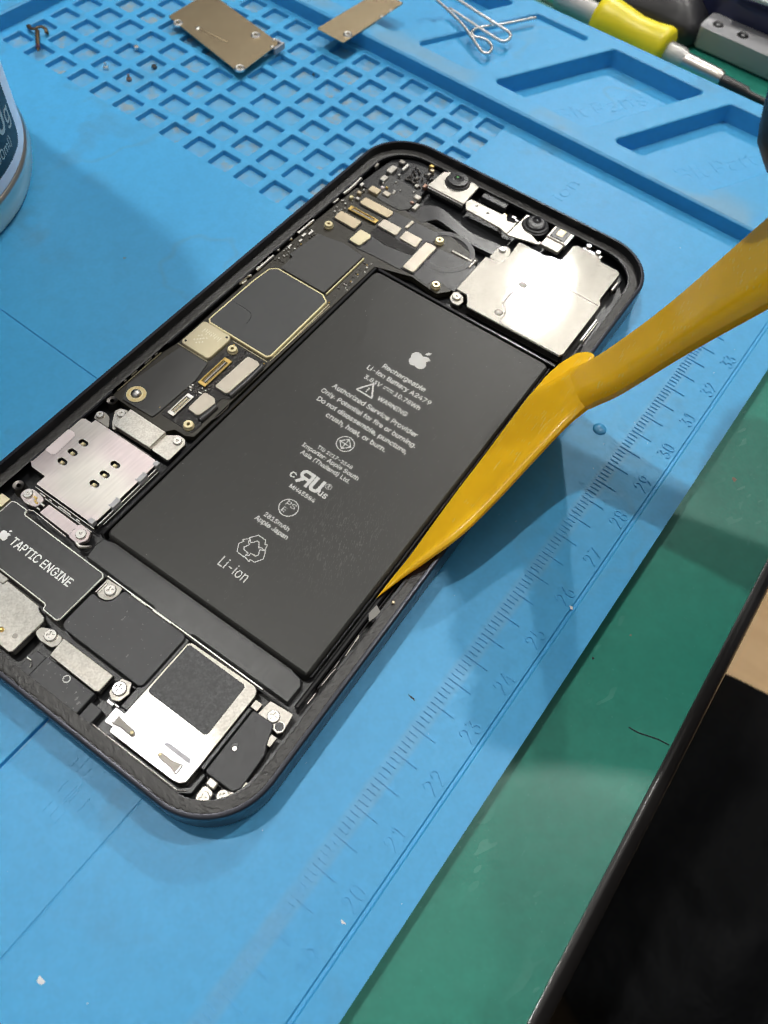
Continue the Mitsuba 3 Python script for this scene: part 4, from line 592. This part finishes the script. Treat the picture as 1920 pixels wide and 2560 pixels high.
def tiny(x, y, z, label, mat='bright', up=True):
    key = thing('tiny_screw', label, 'screw', 'loose tiny screws lying in the mat wells')
    add('head', lathe([(0, .7), (.65, .62), (.72, .35), (.72, .1), (.3, 0)], 18, (x, y, z)), mat, key, smooth=35)
    add('shank', tube([(x, y, z + .05), (x + .5, y + .5, z - .02), (x + 1.0, y + 1.0, z - .1)], .32, 8) if not up else lathe([(0, 1.5), (.3, 1.5), (.34, .6)], 12, (x, y, z)), mat, key, smooth=35)
tiny(64.4, 168.2, -1.15, 'tiny bright screw standing in a well, nearest the spray can'); tiny(65.0, 160.4, -1.15, 'tiny pinkish screw in the well behind the phone corner', 'copper'); tiny(75.6, 168.4, -.6, 'tiny silver screw leaning on a well wall', 'bright', False)
tiny(73.2, 159.6, -1.1, 'tiny dark screw lying in a well, right of the pinkish screw', 'darkmetal', False); tiny(108.6, 135.2, -1.1, 'tiny brown screw in the well below the narrow gold plate', 'burnt', False); tiny(100.0, 127.2, -1.1, 'tiny black screw in the well right of the wide gold plate corner', 'darkmetal', False)
# lint and a drop of liquid
o = add('water_drop', m3.Manifold.sphere(1.4, 64).scale((1, 1, .34)).trim_by_plane((0, 0, 1), -.3).translate((45.9, 9.3, .06)), 'water', smooth=40); labels[o] = {'label': 'small clear liquid drop on the mat below the yellow tool', 'category': 'drop'}
rg = np.random.default_rng(21)
for x, y, z, s_, m_, l_ in ((-21.5, 6.8, 0, .35, 'dark_lint', 'short black fibre on the mat beside ruler mark 23'), (-83.2, 23.4, 0, .7, 'lint', 'white lint fleck on the mat in the lower left corner'), (13.3, -16.9, -4.5, .45, 'crumb', 'brown crumb on the green sheet beside ruler mark 26'), (56.8, -17.7, -4.5, .5, 'crumb', 'small brown crumb on the green sheet beside ruler mark 30'), (8.7, -5.6, 0, .45, 'lint', 'bright speck lodged in the mat edge groove near ruler mark 26'), (18.2, 113.2, 0, .35, 'crumb', 'grey speck on plain blue mat left of the phone'), (5.3, -13.5, -4.5, .3, 'dark_lint', 'dark speck on the green sheet at the mat edge'), (-53.2, -4.2, 0, .45, 'lint', 'pale speck beside ruler mark 20 at the mat groove')):
    p_ = rg.normal(size=(10, 3)) * [s_, s_, s_ * .25]; p_[:, 2] = np.abs(p_[:, 2]); o = add('lint_fleck', m3.Manifold.hull_points(p_ * (.55 if l_[:5] != 'short' else np.array([.25, 1.2, .3])) + [x, y, z]), m_); labels[o] = {'label': l_, 'category': 'lint'}
rs = []
for q in range(60):
    x, y, s_ = rg.uniform(-100, 110), rg.uniform(-10, 60), rg.uniform(.04, .085); rs.append(trimesh.creation.icosphere(0, s_).apply_transform(np.diag([1 + rg.random() * 1.5, 1, .5, 1])).apply_translation((x, y, .03)))
o = add('dust', cat(*rs), 'lint'); labels[o] = {'label': 'pale dust specks scattered over the blue mat', 'category': 'dust', 'kind': 'stuff'}
o = add('hair', tube(spline([(-1.6, -24.3, -4.4), (-1.4, -26, -4.4), (-1.0, -27.2, -4.4), (-.3, -29.3, -4.4), (0, -31.2, -4.4)]), .09, 5), 'dark_lint'); labels[o] = {'label': 'dark hair lying on the green sheet near the bench edge', 'category': 'hair'}

# ---------------------------------------------------------------- tools beyond the mat
def along(a, b):
    a, b = np.array(a, float), np.array(b, float); z = (b - a) / np.linalg.norm(b - a); x = np.cross([0, 0, 1], z); x /= np.linalg.norm(x); M = np.eye(4)
    M[:3, 0], M[:3, 1], M[:3, 2], M[:3, 3] = x, np.cross(z, x), z, a; return M
SD = thing('screwdriver', 'small screwdriver with yellow rubber grip lying along the far edge of the mat', 'screwdriver'); DM = along((180.4, 112, .4), (177.0, 27.0, -1.2))
add('shaft', lathe([(0, 0), (2.6, 0), (2.9, .6), (2.9, 25), (0, 25)], 28), 'can_metal', SD, DM, smooth=35); add('collar', lathe([(0, 14), (3.1, 14), (3.3, 14.5), (3.3, 29), (0, 29)], 28), 'knurl', SD, DM, smooth=35)
add('grip', lathe([(3.3, 28), (5.6, 28.2), (6.4, 29.4), (6.5, 31), (5.9, 36), (5.3, 41), (5.6, 46), (6.2, 49.6), (6.0, 51), (5.0, 51.8), (3.2, 51.9)], 40), 'yellow', SD, DM, smooth=50)
add('collar', lathe([(0, 51), (3.2, 51), (3.2, 56.6), (2.7, 57.6), (0, 57.6)], 28), 'knurl', SD, DM, smooth=35); add('ferrule', lathe([(0, 57), (2.5, 57), (2.5, 68.5), (2.1, 69.8), (0, 69.9)], 28), 'can_metal', SD, DM, smooth=35)
add('blade', lathe([(0, 69), (1.7, 69), (1.65, 77.5), (1.0, 78.5), (.95, 86), (0, 86)], 20), 'edge_black', SD, DM, smooth=35)
GC = thing('grey_tool', 'grey plastic tool body with two black screws, lying on the green sheet', 'tool'); g0 = along((198.6, 60, -1.2), (196.0, 10, -1.2))
add('body', moved(plate(rect(-5.2, 0, 5.2, 50, 1.5), -3.2, 3.0, .8, 1.2), np.array([[1, 0, 0, 198.4], [0, -1, 0, 58], [0, 0, -1, -1.2], [0, 0, 0, 1.0]])), 'greycase', GC, smooth=50)
for y in (54.0, 46.0, 36.0): add('screw', lathe([(.5, -.1), (.6, .1), (1.4, .35), (1.7, 0)], 20, (197.9, y, 2.0)), 'rubber', GC, smooth=40)
PO = thing('tool_pouch', 'dark fabric tool roll beyond the yellow screwdriver grip', 'pouch')
pm = m3.Manifold.hull_points(np.array([(x, y, z) for x, y in ((193, 118), (190.5, 90), (190.5, 61), (192.5, 57.5), (203, 58), (222, 75), (225, 120)) for z in (-4.5, .5)] + [(x, y, 6) for x, y in ((197, 112), (196, 66), (201, 64), (215, 80))])).refine_to_length(3); pm = trimesh.smoothing.filter_taubin(as_tm(pm), iterations=8)
add('body', pm, 'pouch', PO, smooth=True); add('metal_tab', bx(195.6, 71.4, 5.3, 199.5, 77.0, 6.2, .2, .3), 'beige2', PO)
NB = thing('navy_pouch', 'dark navy plastic pouch behind the grey tool', 'pouch'); nm = m3.Manifold.hull_points(np.array([(x, y, z) for x, y in ((203.8, 60), (204.5, -20), (240, -30), (240, 66), (210, 74)) for z in (-4.5, 7)] + [(210, 50, 10), (220, -10, 11)])).refine_to_length(3)
add('body', trimesh.smoothing.filter_taubin(as_tm(nm), iterations=6), 'navy', NB, smooth=True)
CB = thing('clear_packet', 'pale green translucent packet lying on the navy pouch', 'packet'); add('sheet', warp(sheet([(199.8, 53.5), (203.5, 54.2), (214, 26), (214, 10), (203, 20)], 9.8, 10.6, .6), lambda x, y: .25 * np.sin(y * .4)), 'clearbag', CB)
RD = thing('steel_rod', 'shiny round steel rod resting on the pale packet', 'rod'); add('rod', tube([(203.5, 62, 11.5), (206.0, 45, 11.6), (207.5, 36.0, 11.6)], 1.0, 16), 'wire', RD, smooth=True)
o = add('white_card', warp(sheet([(213, 52), (217, 57), (240, 40), (240, 0), (222, 24)], 13, 13.5, .8), lambda x, y: .12 * np.sin(y * .3)), 'can_white'); labels[o] = {'label': 'white glossy wrapping in the far top right corner', 'category': 'wrapping'}
# ---------------------------------------------------------------- someone in black sitting at the bench
PE = thing('person', 'person in black sitting at the bench, dark lap and one gloved fingertip in view', 'person')
gx, gy = np.meshgrid(np.linspace(0, 1, 120), np.linspace(0, 1, 120), indexing='ij')
a0, a1, b0, b1 = np.array((104., -64.)), np.array((150., -190.)), np.array((-17., -66.)), np.array((-45., -125.))
a0 = np.array((116., -20.)); b0 = np.array((-13., -61.)); b1 = np.array((-66., -140.)); a1 = np.array((122., -140.))
xy = (a0 * (1 - gy[..., None]) + a1 * gy[..., None]) * (1 - gx[..., None]) + (b0 * (1 - gy[..., None]) + b1 * gy[..., None]) * gx[..., None]
zz = -150 - 16 * np.abs(gx - .5) ** 2 * 4 + 10 * (meshkit.fbm(np.dstack([gx * 5, gy * 3, gx * 0]), 4, 3) - .5) + 4 * np.sin(gx * 9 + gy * 14)
edge_ = np.clip(np.minimum(np.minimum(gx, 1 - gx), np.minimum(gy, 1 - gy)) / .025, 0, 1); zz = zz - 26 * (1 - edge_) ** 2
V_ = np.dstack([xy, zz]).reshape(-1, 3); low = V_.copy(); low[:, 2] = -260; n_ = 120; ii, jj = np.meshgrid(np.arange(n_ - 1), np.arange(n_ - 1), indexing='ij'); i0 = (ii * n_ + jj).ravel()
top = np.vstack([np.stack([i0, i0 + n_, i0 + n_ + 1], 1), np.stack([i0, i0 + n_ + 1, i0 + 1], 1)]); per = np.r_[np.arange(n_), n_ * np.arange(1, n_) + n_ - 1, n_ * (n_ - 1) + np.arange(n_ - 2, -1, -1), n_ * np.arange(n_ - 2, 0, -1)]
pn = np.roll(per, -1); K = len(V_); wl = np.vstack([np.stack([per, pn, pn + K], 1), np.stack([per, pn + K, per + K], 1)])
add('lap', trimesh.Trimesh(np.vstack([V_, low]), np.vstack([top, wl, top[:, ::-1] + K]), process=False), 'cloth', PE, smooth=60)

def chain(pts):
    return m3.Manifold.batch_boolean([m3.Manifold.batch_hull([m3.Manifold.sphere(r, 24).translate(p), m3.Manifold.sphere(q, 24).translate(w)]) for (p, r), (w, q) in zip(pts[:-1], pts[1:])], m3.OpType.Add)
A_ = lambda x, y, z, r: ((float(x), float(y), float(z)), r)
palm = m3.Manifold.batch_hull([m3.Manifold.sphere(r, 24).translate(p) for p, r in (A_(68, -12, 84, 11), A_(66, -24, 92, 11), A_(62, -34, 100, 11), A_(58, -40, 106, 10), A_(74, -44, 80, 12), A_(68, -58, 92, 13), A_(62, -52, 104, 11))])
hand = palm + chain([A_(68, -12, 84, 10.5), A_(66, 8, 82, 9.2), A_(57.2, 5, 71.4, 8.3), A_(50.0, 2.1, 67.1, 8.2)]) + chain([A_(66, -24, 92, 10.5), A_(62, -3, 98, 9.4), A_(51, 1, 91, 8.6), A_(45.5, -1, 83, 8.0)]) \
    + chain([A_(62, -34, 100, 10.2), A_(58, -13, 110, 9), A_(48, -8, 104, 8.2), A_(43, -7, 96, 7.6)]) + chain([A_(58, -40, 106, 9.2), A_(52, -24, 118, 8), A_(44, -18, 114, 7.2), A_(40, -16, 108, 6.8)]) \
    + chain([A_(72, -46, 80, 12), A_(54, -36, 68, 11), A_(40, -24, 69, 9.6), A_(34, -16, 74, 8.6)]) + chain([A_(68, -55, 94, 17), A_(74, -76, 92, 20), A_(84, -120, 104, 26), A_(98, -190, 120, 34), A_(112, -260, 138, 40)])
torso = m3.Manifold.batch_hull([m3.Manifold.sphere(r, 32).translate(p) for p, r in (((-120, -290, -150), 120), ((40, -290, -150), 120), ((-140, -290, 150), 105), ((70, -290, 150), 105), ((-190, -295, 300), 70), ((120, -295, 300), 70), ((-35, -290, 360), 70))]) + chain([A_(-35, -290, 360, 62), A_(-35, -285, 440, 56)]) + m3.Manifold.sphere(1, 40).scale((78, 95, 115)).translate((-35, -270, 520))
arm = chain([A_(112, -260, 138, 42), A_(150, -300, 180, 50), A_(125, -297, 290, 58)])
bd = trimesh.smoothing.filter_taubin(as_tm((torso + arm).refine_to_length(25)), iterations=6)
add('body', bd, 'cloth', PE, smooth=True)
hd = trimesh.smoothing.filter_taubin(as_tm(hand.refine_to_length(3)), iterations=8)
add('gloved_hand', hd, 'rubber', PE, smooth=True, label='blurred black gloved fingertip of the hand holding the yellow tool')
